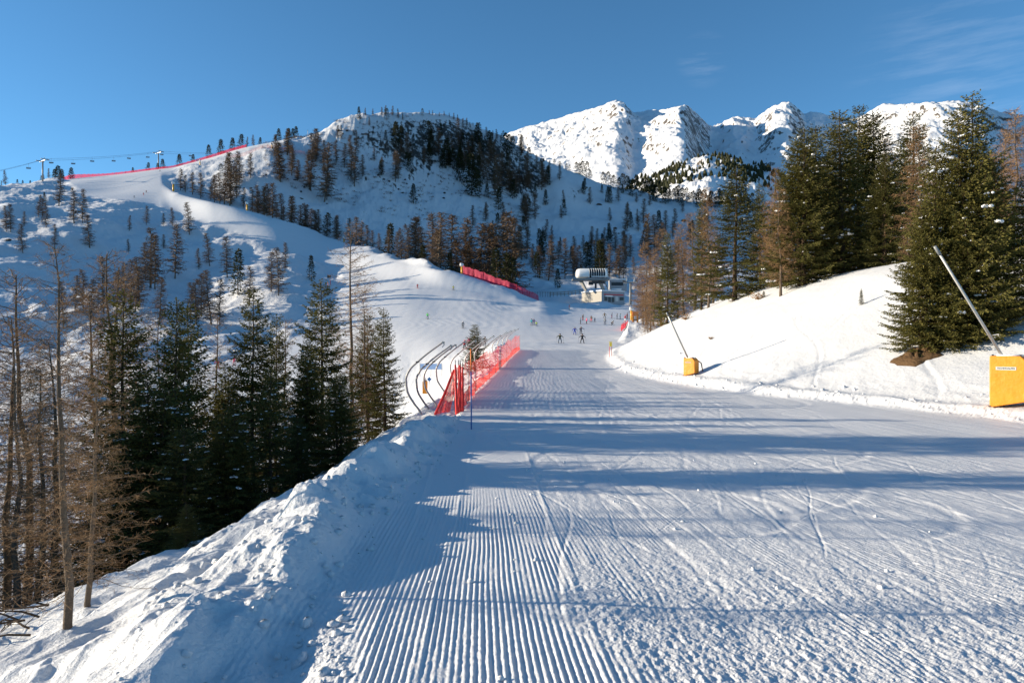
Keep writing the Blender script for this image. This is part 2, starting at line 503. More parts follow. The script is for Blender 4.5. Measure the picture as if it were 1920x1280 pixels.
# near snow
Xn, Dn = XX[:nr], DD[:nr]
nw = 1 - sstep(100, 140, Dn)
lt = pchip([1, 3.8, 5.5, 9.7, 14, 25, 60, 200], [-.8, -1.0, -1.4, -1.65, -1.45, -1.75, -1.4, 0], D_rows[:nr])[:, None]   # left edge of the corduroy
leftm = sstep(0.0, -0.5, Xn - lt)               # 1 on the left bank
rightm = sstep(-0.3, 0.8, Xn - x_right(D_rows[:nr])[:, None])
slope = sstep(0, 1.0, x_shelf(D_rows[:nr])[:, None] - Xn)
def lod(lam): return 1 - sstep(lam / .02, lam / .008, Dn)
lump = (fbm(Xn / 1.5, Dn / 2.6, 3, 0.5) * 0.25 + ridged(Xn / 1.0, Dn / 2.0, 3, 0.45, 4.4) * 0.10) 
crumb = np.maximum(0, fbm(Xn / .22, Dn / .26, 3, .6, 1.2)) * 0.032 * lod(.25) * (0.3 + np.clip(fbm(Xn / .9, Dn / 1.1, 2, .5, 7.7) * 1.6 + .3, 0, 1.4))
H[:nr] += nw * leftm * (1 - 0.35 * slope) * lump
H[:nr] += nw * leftm * crumb * (1 - 0.5 * slope)
# walked trench along the slope
tr = np.exp(-((Xn - (x_shelf(D_rows[:nr])[:, None] - 1.3 - 0.25 * np.sin(Dn * .5))) / 0.35) ** 2)
H[:nr] -= nw * tr * (0.16 + 0.07 * fbm(Xn / .3, Dn / .3, 2)) * sstep(3, 5, Dn) * (1 - sstep(11, 16, Dn))
H[:nr] += nw * rightm * (fbm(Xn / 5, Dn / 7, 2) * 0.09 + ridged(Xn / 1.6, Dn / 2.2, 3, .5, 6.1) * 0.04 * (1 - sstep(1.5, 5, Xn - x_right(D_rows[:nr])[:, None]))
                         + fbm(Xn / .9, Dn / 1.3, 3, .5, 9.2) * 0.014)
# corduroy: ribs along the run
g = GMn
warp = 0.05 * noise(Xn / 2.0, Dn / 7.0) + 0.012 * noise(Xn / .4, Dn / 1.5 + 3)
u = Xn - rib_drift(Dn) + warp - 0.012 * np.minimum(0, Xn + .6) * (Dn - 6)
rib = np.sin(2 * math.pi * u / 0.047)
rib = np.sign(rib) * np.abs(rib) ** 0.7
clean = (1 - sstep(0.20, 0.70, Xn - 0.25 * noise(Dn / 1.5, Dn * 0 + .3) + 0.02 * (Dn - 5))) * sstep(0, .25, Xn - lt)
patch = sstep(0.05, .5, fbm(Xn / 0.9, Dn / 4.0, 3, .55, 5.5)) * 0.6 * (1 - clean)
H[:nr] += nw * g * rib * 0.0054 * np.clip(.85 + .55 * noise(Xn / .25, Dn / 1.1 + 2) + .35 * noise(Xn / .07, Dn / .25), .15, 1.3) * np.maximum(clean, 0.75 * patch) * lod(.047 * 2.2)
# second pass seams in the corduroy
for x0, dr_ in ((-1.02, -.072), (-.62, -.03), (.5, -.02)):
    H[:nr] += nw * g * 0.007 * np.exp(-((Xn - x0 - dr_ * (Dn - 6)) / 0.03) ** 2) * lod(.2)
# skied-out snow: grain and along-run streaks
so = g * (1 - clean) * (1 - 0.35 * patch)
H[:nr] += nw * so * (fbm(Xn / .055, Dn / .09, 3, .65, 2.1) * 0.0075 * lod(.07) + fbm(Xn / .16, Dn / .5, 3, .6, 3.1) * 0.005 * lod(.2)
                     + noise(Xn / .28, Dn / 4.5) * 0.008 + noise(Xn / 1.8, Dn / 8.0) * 0.03)
H[:nr] += nw * g * clean * fbm(Xn / .05, Dn / .07, 2, .6, 6.6) * 0.003 * lod(.06)
# ski and board tracks
tr_rng = np.random.default_rng(21)
lim = int(np.searchsorted(D_rows, 60))
Xt, Dt = XX[:lim], DD[:lim]
for k in range(80):
    x0 = tr_rng.uniform(0.5, 9.5); a = tr_rng.uniform(-.2, .2); A = tr_rng.uniform(0.0, 1.0) ** 2 * 1.4; lam = tr_rng.uniform(7, 22)
    ph = tr_rng.uniform(0, 6.28); d0 = tr_rng.uniform(2, 24); ln = tr_rng.uniform(4, 30)
    r0, r1 = np.searchsorted(D_rows, [d0, min(d0 + ln, 59)])
    if r1 <= r0 + 3: continue
    xc = x0 + a * (Dt[r0:r1] - 8) + A * np.sin(Dt[r0:r1] * 6.28 / lam + ph)
    wd = tr_rng.uniform(.02, .04) + 0.0012 * Dt[r0:r1]
    fade = sstep(d0, d0 + 1.5, Dt[r0:r1]) * (1 - sstep(d0 + ln - 2, d0 + ln, Dt[r0:r1]))
    for off in ((0.0,) if k % 3 else (0.0, .38)):
        q = (Xt[r0:r1] - xc - off) / wd
        H[r0:r1] += GMn[r0:r1] * fade * tr_rng.uniform(.002, .0055) * (-np.exp(-q ** 2) + 0.35 * np.exp(-(q - 1.7) ** 2))
for k in range(44):        # thin straight cuts close by
    x0 = tr_rng.uniform(.2, 6); a = tr_rng.normal(0, .35); d0 = tr_rng.uniform(2.4, 11); ln = tr_rng.uniform(1.5, 7)
    r0, r1 = np.searchsorted(D_rows, [d0, d0 + ln])
    xc = x0 + a * (Dt[r0:r1] - 6) + .03 * np.sin(Dt[r0:r1] * 2 + k)
    q = (Xt[r0:r1] - xc) / tr_rng.uniform(.014, .03)
    fade = sstep(d0, d0 + .5, Dt[r0:r1]) * (1 - sstep(d0 + ln - .8, d0 + ln, Dt[r0:r1]))
    H[r0:r1] += GMn[r0:r1] * fade * tr_rng.uniform(.002, .006) * (-np.exp(-q ** 2) + .4 * np.exp(-(q - 1.7) ** 2))
for k in range(14):        # turns scraped across the run
    d0 = tr_rng.uniform(8, 34); x0 = tr_rng.uniform(1, 9); R = tr_rng.uniform(1.5, 5)
    r0, r1 = np.searchsorted(D_rows, [max(2, d0 - R), min(d0 + R, 59)])
    rr_ = np.hypot(Xt[r0:r1] - x0, Dt[r0:r1] - d0)
    ang = np.arctan2(Dt[r0:r1] - d0, (Xt[r0:r1] - x0) * (1 if k % 2 else -1))
    q = (rr_ - R) / (0.06 + .003 * d0)
    H[r0:r1] += GMn[r0:r1] * 0.009 * (ang > -1.2) * (ang < 1.2) * (-np.exp(-q ** 2) + .7 * np.exp(-(q - 1.6) ** 2))

# soft ruts and walked lines on the right bank
Xb, Db = XX[:lim], DD[:lim]
for (xa, da, xb, db, w_) in ((11.5, 44, 15.5, 52, .16), (12.2, 40, 17, 47, .12), (14.5, 32, 19, 45, .10), (16.5, 27, 22, 36, .12), (13.5, 37, 21, 41, .14), (17.5, 25, 24, 30, .10)):
    t_ = ((Xb - xa) * (xb - xa) + (Db - da) * (db - da)) / ((xb - xa) ** 2 + (db - da) ** 2)
    d_ = ((Xb - xa) * (db - da) - (Db - da) * (xb - xa)) / math.hypot(xb - xa, db - da) + .35 * np.sin(t_ * 7 + xa)
    H[:lim] += sstep(-.05, .1, t_) * (1 - sstep(.9, 1.05, t_)) * .03 * (-np.exp(-(d_ / w_) ** 2) + .5 * np.exp(-((d_ - 2 * w_) / w_) ** 2)) * (.7 + .6 * noise(t_ * 14, d_ * 2))
# windrow along the foot of the right bank
H[:nr] += nw * 0.07 * np.maximum(0, fbm(Xn / .5, Dn / .8, 3, .6, 1.9) + .2) * np.exp(-((Xn - x_right(D_rows[:nr])[:, None] - .2) / .5) ** 2)

ZT = ZZ + H
PYT = 640 - F * ZT / DD
lgD = np.log(D_rows)

def ground(px, D):
    """height of the snow at bearing column px and distance D"""
    i = float(np.interp(D, D_rows, np.arange(len(D_rows)))); j = float(np.interp(px, px_cols, np.arange(len(px_cols))))
    i0 = min(int(i), len(D_rows) - 2); j0 = min(int(j), len(px_cols) - 2); fi, fj = i - i0, j - j0
    a = ZT[i0, j0] * (1 - fj) + ZT[i0, j0 + 1] * fj; b = ZT[i0 + 1, j0] * (1 - fj) + ZT[i0 + 1, j0 + 1] * fj
    return a * (1 - fi) + b * fi
def gxy(x, y): return ground(960 + F * x / y, y)
def D_at(px, py, dmin=60.0, dmax=850.0):
    """distance at which the ground is first seen at (px, py), searching from dmin outward"""
    j = int(np.argmin(np.abs(px_cols - px)))
    i0, i1 = np.searchsorted(D_rows, [dmin, dmax])
    col = PYT[i0:i1, j]
    hit = np.nonzero(col <= py)[0]
    if len(hit): return float(D_rows[i0 + hit[0]])
    return float(D_rows[i0 + int(np.argmin(col))])
def at(px, D): return Vector(((px - 960) / F * D, D, ground(px, D)))
def pt(px, py, D): return Vector(((px - 960) / F * D, D, (640 - py) / F * D))

# --- split the sheet into the run, the banks by it, the wooded hills
M_piste = snow_mat("groomed_snow", (0.66, 0.67, 0.685), ((60.0, 0.008), (16.0, 0.010)))
M_bank = snow_mat("bank_snow", (0.66, 0.67, 0.68), ((40.0, 0.010), (7.0, 0.03)))
M_hill = snow_mat("hill_snow", (0.62, 0.63, 0.65), ((0.9, 0.25), (0.16, 0.5)),
                  rock=(0.60, 0.86, 0.22, (0.05, 0.045, 0.04), (1.02, 1.12)))
nR, nC = DD.shape
verts = np.stack([XX, DD, ZT], -1).reshape(-1, 3)
dv_r = np.gradient(np.stack([XX, DD, ZT], -1), axis=0); dv_c = np.gradient(np.stack([XX, DD, ZT], -1), axis=1)
nrm = np.cross(dv_c, dv_r).reshape(-1, 3); nrm /= np.linalg.norm(nrm, axis=1)[:, None] + 1e-12
idx = np.arange(nR * nC).reshape(nR, nC)
Q = np.stack([idx[:-1, :-1], idx[:-1, 1:], idx[1:, 1:], idx[1:, :-1]], -1)
gq = GMb[:-1, :-1] > 0.5
nq_ = DD[:-1, :-1] < 135
def terrain_piece(name, mask, m):
    q = Q[mask]
    used, inv = np.unique(q.ravel(), return_inverse=True)
    me = new_mesh(name, verts[used], inv.reshape(-1, 4), None, [m], None, True)
    me.normals_split_custom_set_from_vertices(nrm[used].astype(np.float32))
    o = link(name, me); o["kind"] = "structure"
    return o
terrain_piece("ski_piste", gq, M_piste)
terrain_piece("snow_bank", (~gq) & nq_, M_bank)
terrain_piece("hillside", (~gq) & (~nq_), M_hill)

# broken clods along the ploughed edge and the foot of the right bank
r_ = np.random.default_rng(44)
m = MB()
for k in range(780):
    if k < 440:
        D_ = 3.6 * math.exp(r_.uniform(0, 1.95)); lt_ = float(np.interp(D_, [1, 3.8, 5.5, 9.7, 14, 25, 60], [-.8, -1.0, -1.4, -1.65, -1.45, -1.75, -1.4]))
        x = lt_ - abs(r_.normal(0, .7)) + .10
        s_ = r_.uniform(.25, 1) ** 2.5 * .048
    elif k < 540:
        D_ = r_.uniform(3.6, 14); x = r_.uniform(-1.6, 5); s_ = r_.uniform(.3, 1) ** 2 * .03
    else:
        D_ = r_.uniform(20, 60); x = float(x_right(np.array([D_]))[0]) + abs(r_.normal(0, 1.1)) - .2; s_ = r_.uniform(.2, 1) ** 3 * .10
    c = np.array([x, D_, gxy(x, D_) + .25 * s_])
    nu, nv = 6, 5
    th = np.linspace(0, math.pi, nv); ph = np.arange(nu) * 2 * math.pi / nu + r_.uniform(0, 6)
    v = np.array([[math.sin(a) * math.cos(b), math.sin(a) * math.sin(b), math.cos(a) * .75] for a in th for b in ph])
    v *= (1 + r_.normal(0, .15, (len(v), 1))) * r_.uniform(.7, 1.3, 3)
    q = [[i * nu + j, (i + 1) * nu + j, (i + 1) * nu + (j + 1) % nu, i * nu + (j + 1) % nu] for i in range(nv - 1) for j in range(nu)]
    m.add(v * s_ + c, q)
o = m.build("snow_clods", M_bank, None, True); tag(o, kind="stuff")
# ------------------------------------------------------------------ far mountains
SKYL = [(820,330),(900,300),(960,248),(1000,236),(1040,222),(1080,210),(1120,200),(1140,193),(1155,189),(1170,196),(1190,213),(1215,208),(1240,206),
        (1260,203),(1283,197),(1300,209),(1318,226),(1335,238),(1350,234),(1365,226),(1385,221),(1400,224),(1415,225),(1430,215),(1450,201),(1478,193),(1495,203),
        (1510,214),(1520,211),(1545,216),(1570,221),(1600,226),(1640,206),(1660,197),(1700,199),(1750,196),(1790,192),(1830,197),(1860,208),(1900,220),(1960,228),
        (2100,240),(2300,260),(2600,300)]
SKYD = [(820,4500),(960,4300),(1155,3750),(1190,3700),(1283,3300),(1335,3750),(1400,3950),(1478,3650),(1530,3600),(1640,3450),(1830,3100),(1960,3300),(2600,3800)]
m_px = np.concatenate([np.arange(820, 960, 8.0), np.arange(960, 1980, 1.5), np.arange(1980, 2600, 10.0)])
m_t = np.concatenate([np.linspace(0, 1, 300), 1 + np.linspace(0.01, 0.25, 25)])
S_py = pchip([p[0] for p in SKYL], [p[1] for p in SKYL], m_px)
S_D = pchip([p[0] for p in SKYD], [p[1] for p in SKYD], m_px)
MD = 1050 + (S_D[None, :] - 1050) * m_t[:, None]
tt = np.broadcast_to(m_t[:, None], MD.shape)
MPX = np.broadcast_to(m_px[None, :], MD.shape)
z0m = (640 - 418) / F * 1050; zs = (640 - S_py) / F * S_D
prof = np.where(tt <= 1, 0.30 * tt + 0.70 * np.clip(tt, 0, 1) ** 1.7, 1 - (tt - 1) * 2.2)
MZ = z0m + (zs[None, :] - z0m) * prof
MX = (MPX - 960) / F * MD
env = np.clip(tt, 0, 1)
env = (env * (1 - 0.90 * sstep(0.90, 1.0, env)) * sstep(0.05, .35, env))
spur = ridged(MX / 900, MD / 1500, 5, 0.52, 12.0) * 105
crag = ridged(MX / 120, MD / 400, 5, 0.52, 5.5) * 12
MZ += env * (spur + crag) 
MZ += 5 * sstep(.3, .6, tt) * ridged(MX / 60, MD / 80, 4, .6, 3.9)
# peak buttresses: lit left flank, shaded right flank
for bx, w0, ht, sl in ((1283, 40, 60, -70), (1155, 60, 30, -80), (1478, 50, 35, -60)):
    cx = bx + sl * (1 - tt)
    MZ += ht * np.exp(-((MPX - cx) / w0) ** 2) * sstep(.45, .8, tt) * (1 - sstep(.80, .95, tt))
# wooded spur in front of the range
SPX = [820, 1080, 1130, 1180, 1240, 1290, 1330, 1390, 1440, 1500, 1600, 2600]
SPY = [430, 392, 372, 350, 322, 303, 293, 303, 318, 345, 375, 400]
sp_py = pchip(SPX, SPY, m_px)
sp_z = (640 - sp_py) / F * 1500
ZS = sp_z[None, :] - np.abs(MD - 1500) * np.where(MD < 1500, .42, .30) + 10 * fbm(MX / 70, MD / 70, 4, .55) + 7 * ridged(MX / 40, MD / 40, 3)
MZ = np.logaddexp(MZ / 8, ZS / 8) * 8
M_mtn = snow_mat("mountain_snow", (0.76, 0.765, 0.775), ((0.06, 1.4), (0.018, 3.5)),
                 rock=(0.62, 0.88, 0.04, (0.10, 0.085, 0.072), (1.055, 1.14)))
mv = np.stack([MX, MD, MZ], -1)
mi_ = np.arange(mv.shape[0] * mv.shape[1]).reshape(mv.shape[:2])
mq = np.stack([mi_[:-1, :-1], mi_[:-1, 1:], mi_[1:, 1:], mi_[1:, :-1]], -1).reshape(-1, 4)
o = link("mountain_range", new_mesh("mountain_range", mv.reshape(-1, 3), mq, None, [M_mtn], None, True)); o["kind"] = "structure"

# ------------------------------------------------------------------ tree materials
def leaf_mat(name, c0, c1, transl=0.25, rough=0.7):
    m = bpy.data.materials.new(name); m.use_nodes = True
    nt = m.node_tree; N, L = nt.nodes, nt.links
    N.remove(N["Principled BSDF"]); out = N["Material Output"]
    geo = N.new("ShaderNodeNewGeometry"); oi = N.new("ShaderNodeObjectInfo")
    ad = N.new("ShaderNodeMath"); ad.operation = 'MULTIPLY_ADD'; ad.inputs[1].default_value = 0.65
    L.new(geo.outputs["Random Per Island"], ad.inputs[0])
    sc_ = N.new("ShaderNodeMath"); sc_.operation = 'MULTIPLY'; sc_.inputs[1].default_value = 0.35
    L.new(oi.outputs["Random"], sc_.inputs[0]); L.new(sc_.outputs[0], ad.inputs[2])
    mx_ = N.new("ShaderNodeMix"); mx_.data_type = 'RGBA'
    mx_.inputs[6].default_value = (*c0, 1); mx_.inputs[7].default_value = (*c1, 1)
    L.new(ad.outputs[0], mx_.inputs[0])
    d = N.new("ShaderNodeBsdfPrincipled"); d.inputs["Roughness"].default_value = rough
    d.inputs["Specular IOR Level"].default_value = 0.2
    L.new(mx_.outputs[2], d.inputs["Base Color"])
    if transl:
        t = N.new("ShaderNodeBsdfTranslucent"); L.new(mx_.outputs[2], t.inputs["Color"])
        ms = N.new("ShaderNodeMixShader"); ms.inputs[0].default_value = transl
        L.new(d.outputs[0], ms.inputs[1]); L.new(t.outputs[0], ms.inputs[2])
        L.new(ms.outputs[0], out.inputs["Surface"])
    else:
        L.new(d.outputs[0], out.inputs["Surface"])
    return m

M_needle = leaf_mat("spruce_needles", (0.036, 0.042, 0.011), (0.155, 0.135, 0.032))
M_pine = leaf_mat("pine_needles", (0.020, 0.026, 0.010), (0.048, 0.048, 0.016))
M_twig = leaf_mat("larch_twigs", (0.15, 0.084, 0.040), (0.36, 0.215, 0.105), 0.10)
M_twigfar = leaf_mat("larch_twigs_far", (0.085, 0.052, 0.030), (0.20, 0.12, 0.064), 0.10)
M_bark = mat("spruce_bark", (0.075, 0.052, 0.036), 0.9, spec=0.1, noise_amt=0.5, noise_scale=14, bump=0.02, bump_scale=30)
M_lbark = mat("larch_bark", (0.125, 0.095, 0.070), 0.9, spec=0.1, noise_amt=0.5, noise_scale=12, bump=0.02, bump_scale=26)
M_snowload = snow_mat("snow_load", (0.86, 0.875, 0.90), ((14.0, 0.03),))

# ------------------------------------------------------------------ tree shapes
def unit(v): return v / (np.linalg.norm(v, axis=-1, keepdims=True) + 1e-12)

def diamonds(P, Dr, Ln, W, r):
    """leaf-shaped quads at P along Dr"""
    n = len(P)
    rv = unit(r.normal(size=(n, 3)))
    S = unit(np.cross(Dr, rv)) * W[:, None]
    a = P; b = P + Dr * (Ln * .45)[:, None] + S; c = P + Dr * Ln[:, None]; d = P + Dr * (Ln * .45)[:, None] - S
    v = np.stack([a, b, c, d], 1).reshape(-1, 3)
    return v, np.arange(4 * n).reshape(n, 4)

def ribbons(P, E, w0, w1, r):
    """thin tapered strips from P to E"""
    n = len(P)
    S = unit(np.cross(E - P, r.normal(size=(n, 3))))
    w0 = np.broadcast_to(w0, (n,))[:, None]; w1 = np.broadcast_to(w1, (n,))[:, None]
    v = np.stack([P - S * w0, P + S * w0, E + S * w1, E - S * w1], 1).reshape(-1, 3)
    return v, np.arange(4 * n).reshape(n, 4)

def limb_tubes(mb, paths, r0, r1, n=3):
    for p, a, b in zip(paths, r0, r1):
        mb.tube(p, np.linspace(a, b, len(p)), n, caps=False)

def make_spruce(h, seed, R=0.22, step=0.36, per=(7, 10), twig=0.052, leaf=0.12, lw=0.0255, bare=0.03, snow=0.0,
                profile='cone', leaders=1, trunk_n=8, woody=True):
    """returns MBs: trunk (with limbs), crown, snow"""
    r = np.random.default_rng(seed)
    tk, cr, sn = MB(), MB(), MB()
    for ld in range(leaders):
        off = np.array([0, 0, 0.0]) if ld == 0 else np.array([r.uniform(.06, .08) * h * (1 if r.random() < .5 else -1), r.uniform(-.02, .02) * h, 0])
        hh = h if ld == 0 else h * r.uniform(.93, .98)
        k = 9
        zz = np.linspace(-0.12 * 0 - 0.4, hh, k)
        bend = np.cumsum(r.normal(0, 0.004 * h, (k, 2)), 0) * 0.6
        ctr = np.stack([bend[:, 0], bend[:, 1], zz], 1) + off * (0.35 + .65 * np.linspace(0, 1, k))[:, None]
        rad = (0.014 * hh) * (1 - np.linspace(0, 1, k) * 0.97) + 0.004
        tk.tube(ctr, rad, trunk_n, caps=False)
        def axis(z):
            return np.array([np.interp(z, zz, ctr[:, i]) for i in range(3)])
        z = hh * bare
        Pl, Dl, Ll, Wl = [], [], [], []
        while z < hh * 0.985:
            f = z / hh
            nb = r.integers(per[0], per[1] + 1)
            if f > .85: nb = max(4, nb - 1)
            if profile == 'cone':
                Lm = R * hh * ((1 - f) ** 0.82) * (0.62 + 0.38 * sstep(0.0, 0.18, np.array(f))) + 0.02 * hh
            else:
                Lm = R * hh * (math.sin(math.pi * min(1, 0.12 + f * 0.9)) ** 0.6) * (1.0 if f < .8 else .8)
            a0 = r.uniform(0, 6.28)
            for b in range(nb):
                if f < .5 and r.random() < 0.10: continue
                a = a0 + b * 6.283 / nb + r.normal(0, .22)
                L_ = Lm * r.uniform(0.62, 1.16)
                if r.random() < .08: L_ *= 1.22
                P0 = axis(z + r.uniform(-.4, .4) * step)
                e0 = (-0.38 + 0.95 * f ** 1.3) + r.normal(0, .10); e1 = 0.30 * (1 - .5 * f) + r.normal(0, .05)
                bd = np.array([math.cos(a), math.sin(a), 0]); sd_ = np.array([-math.sin(a), math.cos(a), 0])
                ts = np.linspace(0, 1, 5)
                sway = r.normal(0, .06)
                path = P0 + L_ * (bd * ts[:, None] + sd_ * (sway * ts ** 2)[:, None] + np.array([0, 0, 1.0]) * (e0 * ts + e1 * ts ** 2)[:, None])
                if woody: tk.tube(path, np.linspace(.0022 * hh * (1 - f) + .006, .003, 5), 3, caps=False)
                nt = max(4, int(L_ / twig))
                t = np.clip((np.arange(nt) + r.uniform(0, 1, nt)) / nt, 0.06, 1)
                t = t[t > (0.22 if f < .45 else .06)]
                nt = len(t)
                Pt = np.stack([np.interp(t, ts, path[:, i]) for i in range(3)], 1)
                side = np.where(np.arange(nt) % 2 == 0, 1.0, -1.0)
                slope_ = np.array([0, 0, 1.0]) * (e0 + 2 * e1 * t)[:, None]
                Dt_ = unit(bd * (0.60 + 0.5 * t)[:, None] + sd_ * (side * r.uniform(.5, 1.0, nt))[:, None] + slope_ * .6
                           - np.array([0, 0, 1.0]) * r.uniform(0.05, .55, nt)[:, None])
                lt_ = np.clip(0.36 * L_ * (1.05 - t) + 0.07, .09, .60 * max(1, leaf / .13)) * r.uniform(.6, 1.2, nt)
                kk = np.maximum(2, (lt_ / (leaf * 0.42)).astype(int))
                rep = np.repeat(np.arange(nt), kk)
                pos = r.uniform(0, 1, len(rep))
                P = Pt[rep] + Dt_[rep] * (lt_[rep] * pos)[:, None]
                Dd = unit(Dt_[rep] + r.normal(0, .34, (len(rep), 3)) + np.array([0, 0, -.08]))
                Pl.append(P); Dl.append(Dd); Ll.append(leaf * r.uniform(.7, 1.35, len(rep))); Wl.append(lw * r.uniform(.7, 1.3, len(rep)))
                if snow and f < .93 and r.random() < snow:
                    tm = r.uniform(.5, .88)
                    c = np.array([np.interp(tm, ts, path[:, i]) for i in range(3)])
                    s_ = r.uniform(.25, 1.0) ** 2.0 * min(.05 * L_ + .04, .115)
                    v0 = len(sn.v)
                    for q_ in range(r.integers(3, 8)):
                        cc = c + bd * r.normal(0, 1.3 * s_) + sd_ * r.normal(0, .8 * s_) + np.array([0, 0, -.03 + r.uniform(0, .4) * s_])
                        sn.ball(cc, (s_ * r.uniform(.5, 1.1), s_ * r.uniform(.5, 1.1), s_ * r.uniform(.35, .75)), 7, 6)
            z += step * r.uniform(.75, 1.25) * (1 - .35 * f)
        # leader tip
        n = 14
        tip = axis(hh)
        Pl.append(np.repeat(tip[None], n, 0) + np.stack([np.zeros(n), np.zeros(n), r.uniform(-.05 * hh, 0, n)], 1))
        Dl.append(unit(np.stack([r.normal(0, .5, n), r.normal(0, .5, n), r.uniform(.6, 1.2, n)], 1)))
        Ll.append(np.full(n, leaf)); Wl.append(np.full(n, lw))
        v, q = diamonds(np.concatenate(Pl), np.concatenate(Dl), np.concatenate(Ll), np.concatenate(Wl), r)
        cr.add(v, q)
    return tk, cr, sn

def make_larch(h, seed, R=0.20, nb=130, twig=0.10, tw=0.005, sub=4, bare=0.12, trunk_n=8, lean=0.0, sub_len=.16, woody_r=.010, crook=.010, thick=0.0105):
    r = np.random.default_rng(seed)
    tk, cr = MB(), MB()
    k = 12
    zz = np.linspace(-0.5, h, k)
    bend = np.cumsum(r.normal(0, crook * h, (k, 2)), 0) * .5
    ctr = np.stack([bend[:, 0] + lean * np.maximum(zz / h, 0) ** 1.4 * h, bend[:, 1], zz], 1)
    fr_ = np.linspace(0, 1, k)
    rad = thick * h * (1 - fr_ * .96) + .004; rad[0] *= 1.25
    tk.tube(ctr, rad, trunk_n, caps=False)
    P1, E1, W1, W2 = [], [], [], []
    for b in range(nb):
        f = bare + (1 - bare) * (b + r.uniform(0, 1)) / nb
        f = min(f, .99)
        z = f * h
        P0 = np.array([np.interp(z, zz, ctr[:, i]) for i in range(3)])
        dead = f < bare + .16
        L_ = R * h * ((1 - f) ** .72) * (0.55 + .45 * sstep(0, .3, np.array(f))) * r.uniform(.5, 1.2) + .02 * h
        a = r.uniform(0, 6.283)
        bd = np.array([math.cos(a), math.sin(a), 0]); sd_ = np.array([-math.sin(a), math.cos(a), 0])
        e0 = -0.22 + .75 * f ** 2 + r.normal(0, .14); e1 = .18 + r.normal(0, .12)
        ts = np.linspace(0, 1, 6)
        wob = np.cumsum(r.normal(0, .035, (6, 3)), 0); wob[0] = 0
        path = P0 + L_ * (bd * ts[:, None] + np.array([0, 0, 1.0]) * (e0 * ts + e1 * ts ** 2)[:, None] + wob)
        tk.tube(path, np.linspace(woody_r * (1 - .6 * f) * (h / 12) + tw, tw * .8, 6), 3, caps=False)
        nt = max(3, int(L_ / twig * (0.5 if dead else 1)))
        t = np.clip((np.arange(nt) + r.uniform(0, 1, nt)) / nt, .1, 1)
        Pt = np.stack([np.interp(t, ts, path[:, i]) for i in range(3)], 1)
        side = r.choice([-1.0, 1.0], nt)
        Dt_ = unit(bd * (.55 + .3 * t)[:, None] + sd_ * (side * r.uniform(.3, 1.0, nt))[:, None] + np.array([0, 0, 1.0]) * r.normal(-.12, .38, nt)[:, None])
        lt_ = np.clip(.34 * L_ * (1.1 - t) + .10 * (sub_len / .16), .08, .8 * (sub_len / .16)) * r.uniform(.5, 1.3, nt)
        Et = Pt + Dt_ * lt_[:, None]
        P1.append(Pt); E1.append(Et); W1.append(np.full(nt, tw)); W2.append(np.full(nt, tw * .5))
        if sub:
            rep = np.repeat(np.arange(nt), sub); m_ = len(rep)
            pos = r.uniform(.15, 1, m_)
            Ps = Pt[rep] + Dt_[rep] * (lt_[rep] * pos)[:, None]
            Ds = unit(Dt_[rep] * .6 + r.normal(0, .6, (m_, 3)))
            ls = sub_len * r.uniform(.35, 1.2, m_)
            P1.append(Ps); E1.append(Ps + Ds * ls[:, None]); W1.append(np.full(m_, tw * .75)); W2.append(np.full(m_, tw * .4))
    v, q = ribbons(np.concatenate(P1), np.concatenate(E1), np.concatenate(W1), np.concatenate(W2), r)
    cr.add(v, q)
    return tk, cr

# prototypes: (height, [(part name, mesh)]) for trees near enough to show parts, (height, mesh) for far ones
def parts_of(name, h, tk, cr, sn, mb_, mc_):
    L = [("trunk", tk.mesh(name + "_trunk", mb_, True)), ("crown", cr.mesh(name + "_crown", mc_))]
    if sn is not None and sn.n: L.append(("snow_load", sn.mesh(name + "_snow", M_snowload, True)))
    return (h, L)
def joined(name, h, tk, cr, mb_, mc_):
    m = MB()
    v, q, t, _ = tk.arrays(); m.mi = 0; m.add(v, q, t)
    v, q, t, _ = cr.arrays(); m.mi = 1; m.add(v, q, t)
    return (h, m.mesh(name, [mb_, mc_]))

SPRUCE = [parts_of("spruce", 10.0, *make_spruce(10.0, 100 + i, R=.225 + .02 * (i % 3), snow=(.13, .09, .16, .34, .15, .18)[i],
                                              leaders=(1, 1, 2, 1, 1, 2)[i]), M_bark, M_needle) for i in range(6)]
SPRUCE_MID = [parts_of("spruce_mid", 12.0, *make_spruce(12.0, 140 + i, R=.21, step=.42, twig=.16, leaf=.24, lw=.06, snow=.05, trunk_n=6), M_bark, M_needle) for i in range(3)]
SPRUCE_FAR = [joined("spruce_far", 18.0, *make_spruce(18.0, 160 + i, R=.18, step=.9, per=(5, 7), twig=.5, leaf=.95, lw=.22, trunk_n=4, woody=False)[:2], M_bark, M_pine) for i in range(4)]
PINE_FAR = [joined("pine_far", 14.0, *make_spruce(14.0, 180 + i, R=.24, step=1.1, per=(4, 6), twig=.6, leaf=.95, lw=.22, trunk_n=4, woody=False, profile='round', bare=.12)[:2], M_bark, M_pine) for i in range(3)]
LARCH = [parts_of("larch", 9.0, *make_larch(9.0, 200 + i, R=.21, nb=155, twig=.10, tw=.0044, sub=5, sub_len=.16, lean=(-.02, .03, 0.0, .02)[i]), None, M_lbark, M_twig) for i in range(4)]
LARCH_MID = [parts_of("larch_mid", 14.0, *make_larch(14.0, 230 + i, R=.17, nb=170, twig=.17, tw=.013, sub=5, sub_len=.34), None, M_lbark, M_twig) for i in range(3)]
LARCH_FAR = [joined("larch_far", 18.0, *make_larch(18.0, 250 + i, R=.17, nb=120, twig=.42, tw=.055, sub=3, bare=.10, sub_len=.65, trunk_n=4, woody_r=.06, crook=.006, thick=.011 + .002 * (i % 2), lean=(0, .02, -.015, 0, .03)[i]), M_lbark, M_twigfar) for i in range(5)]

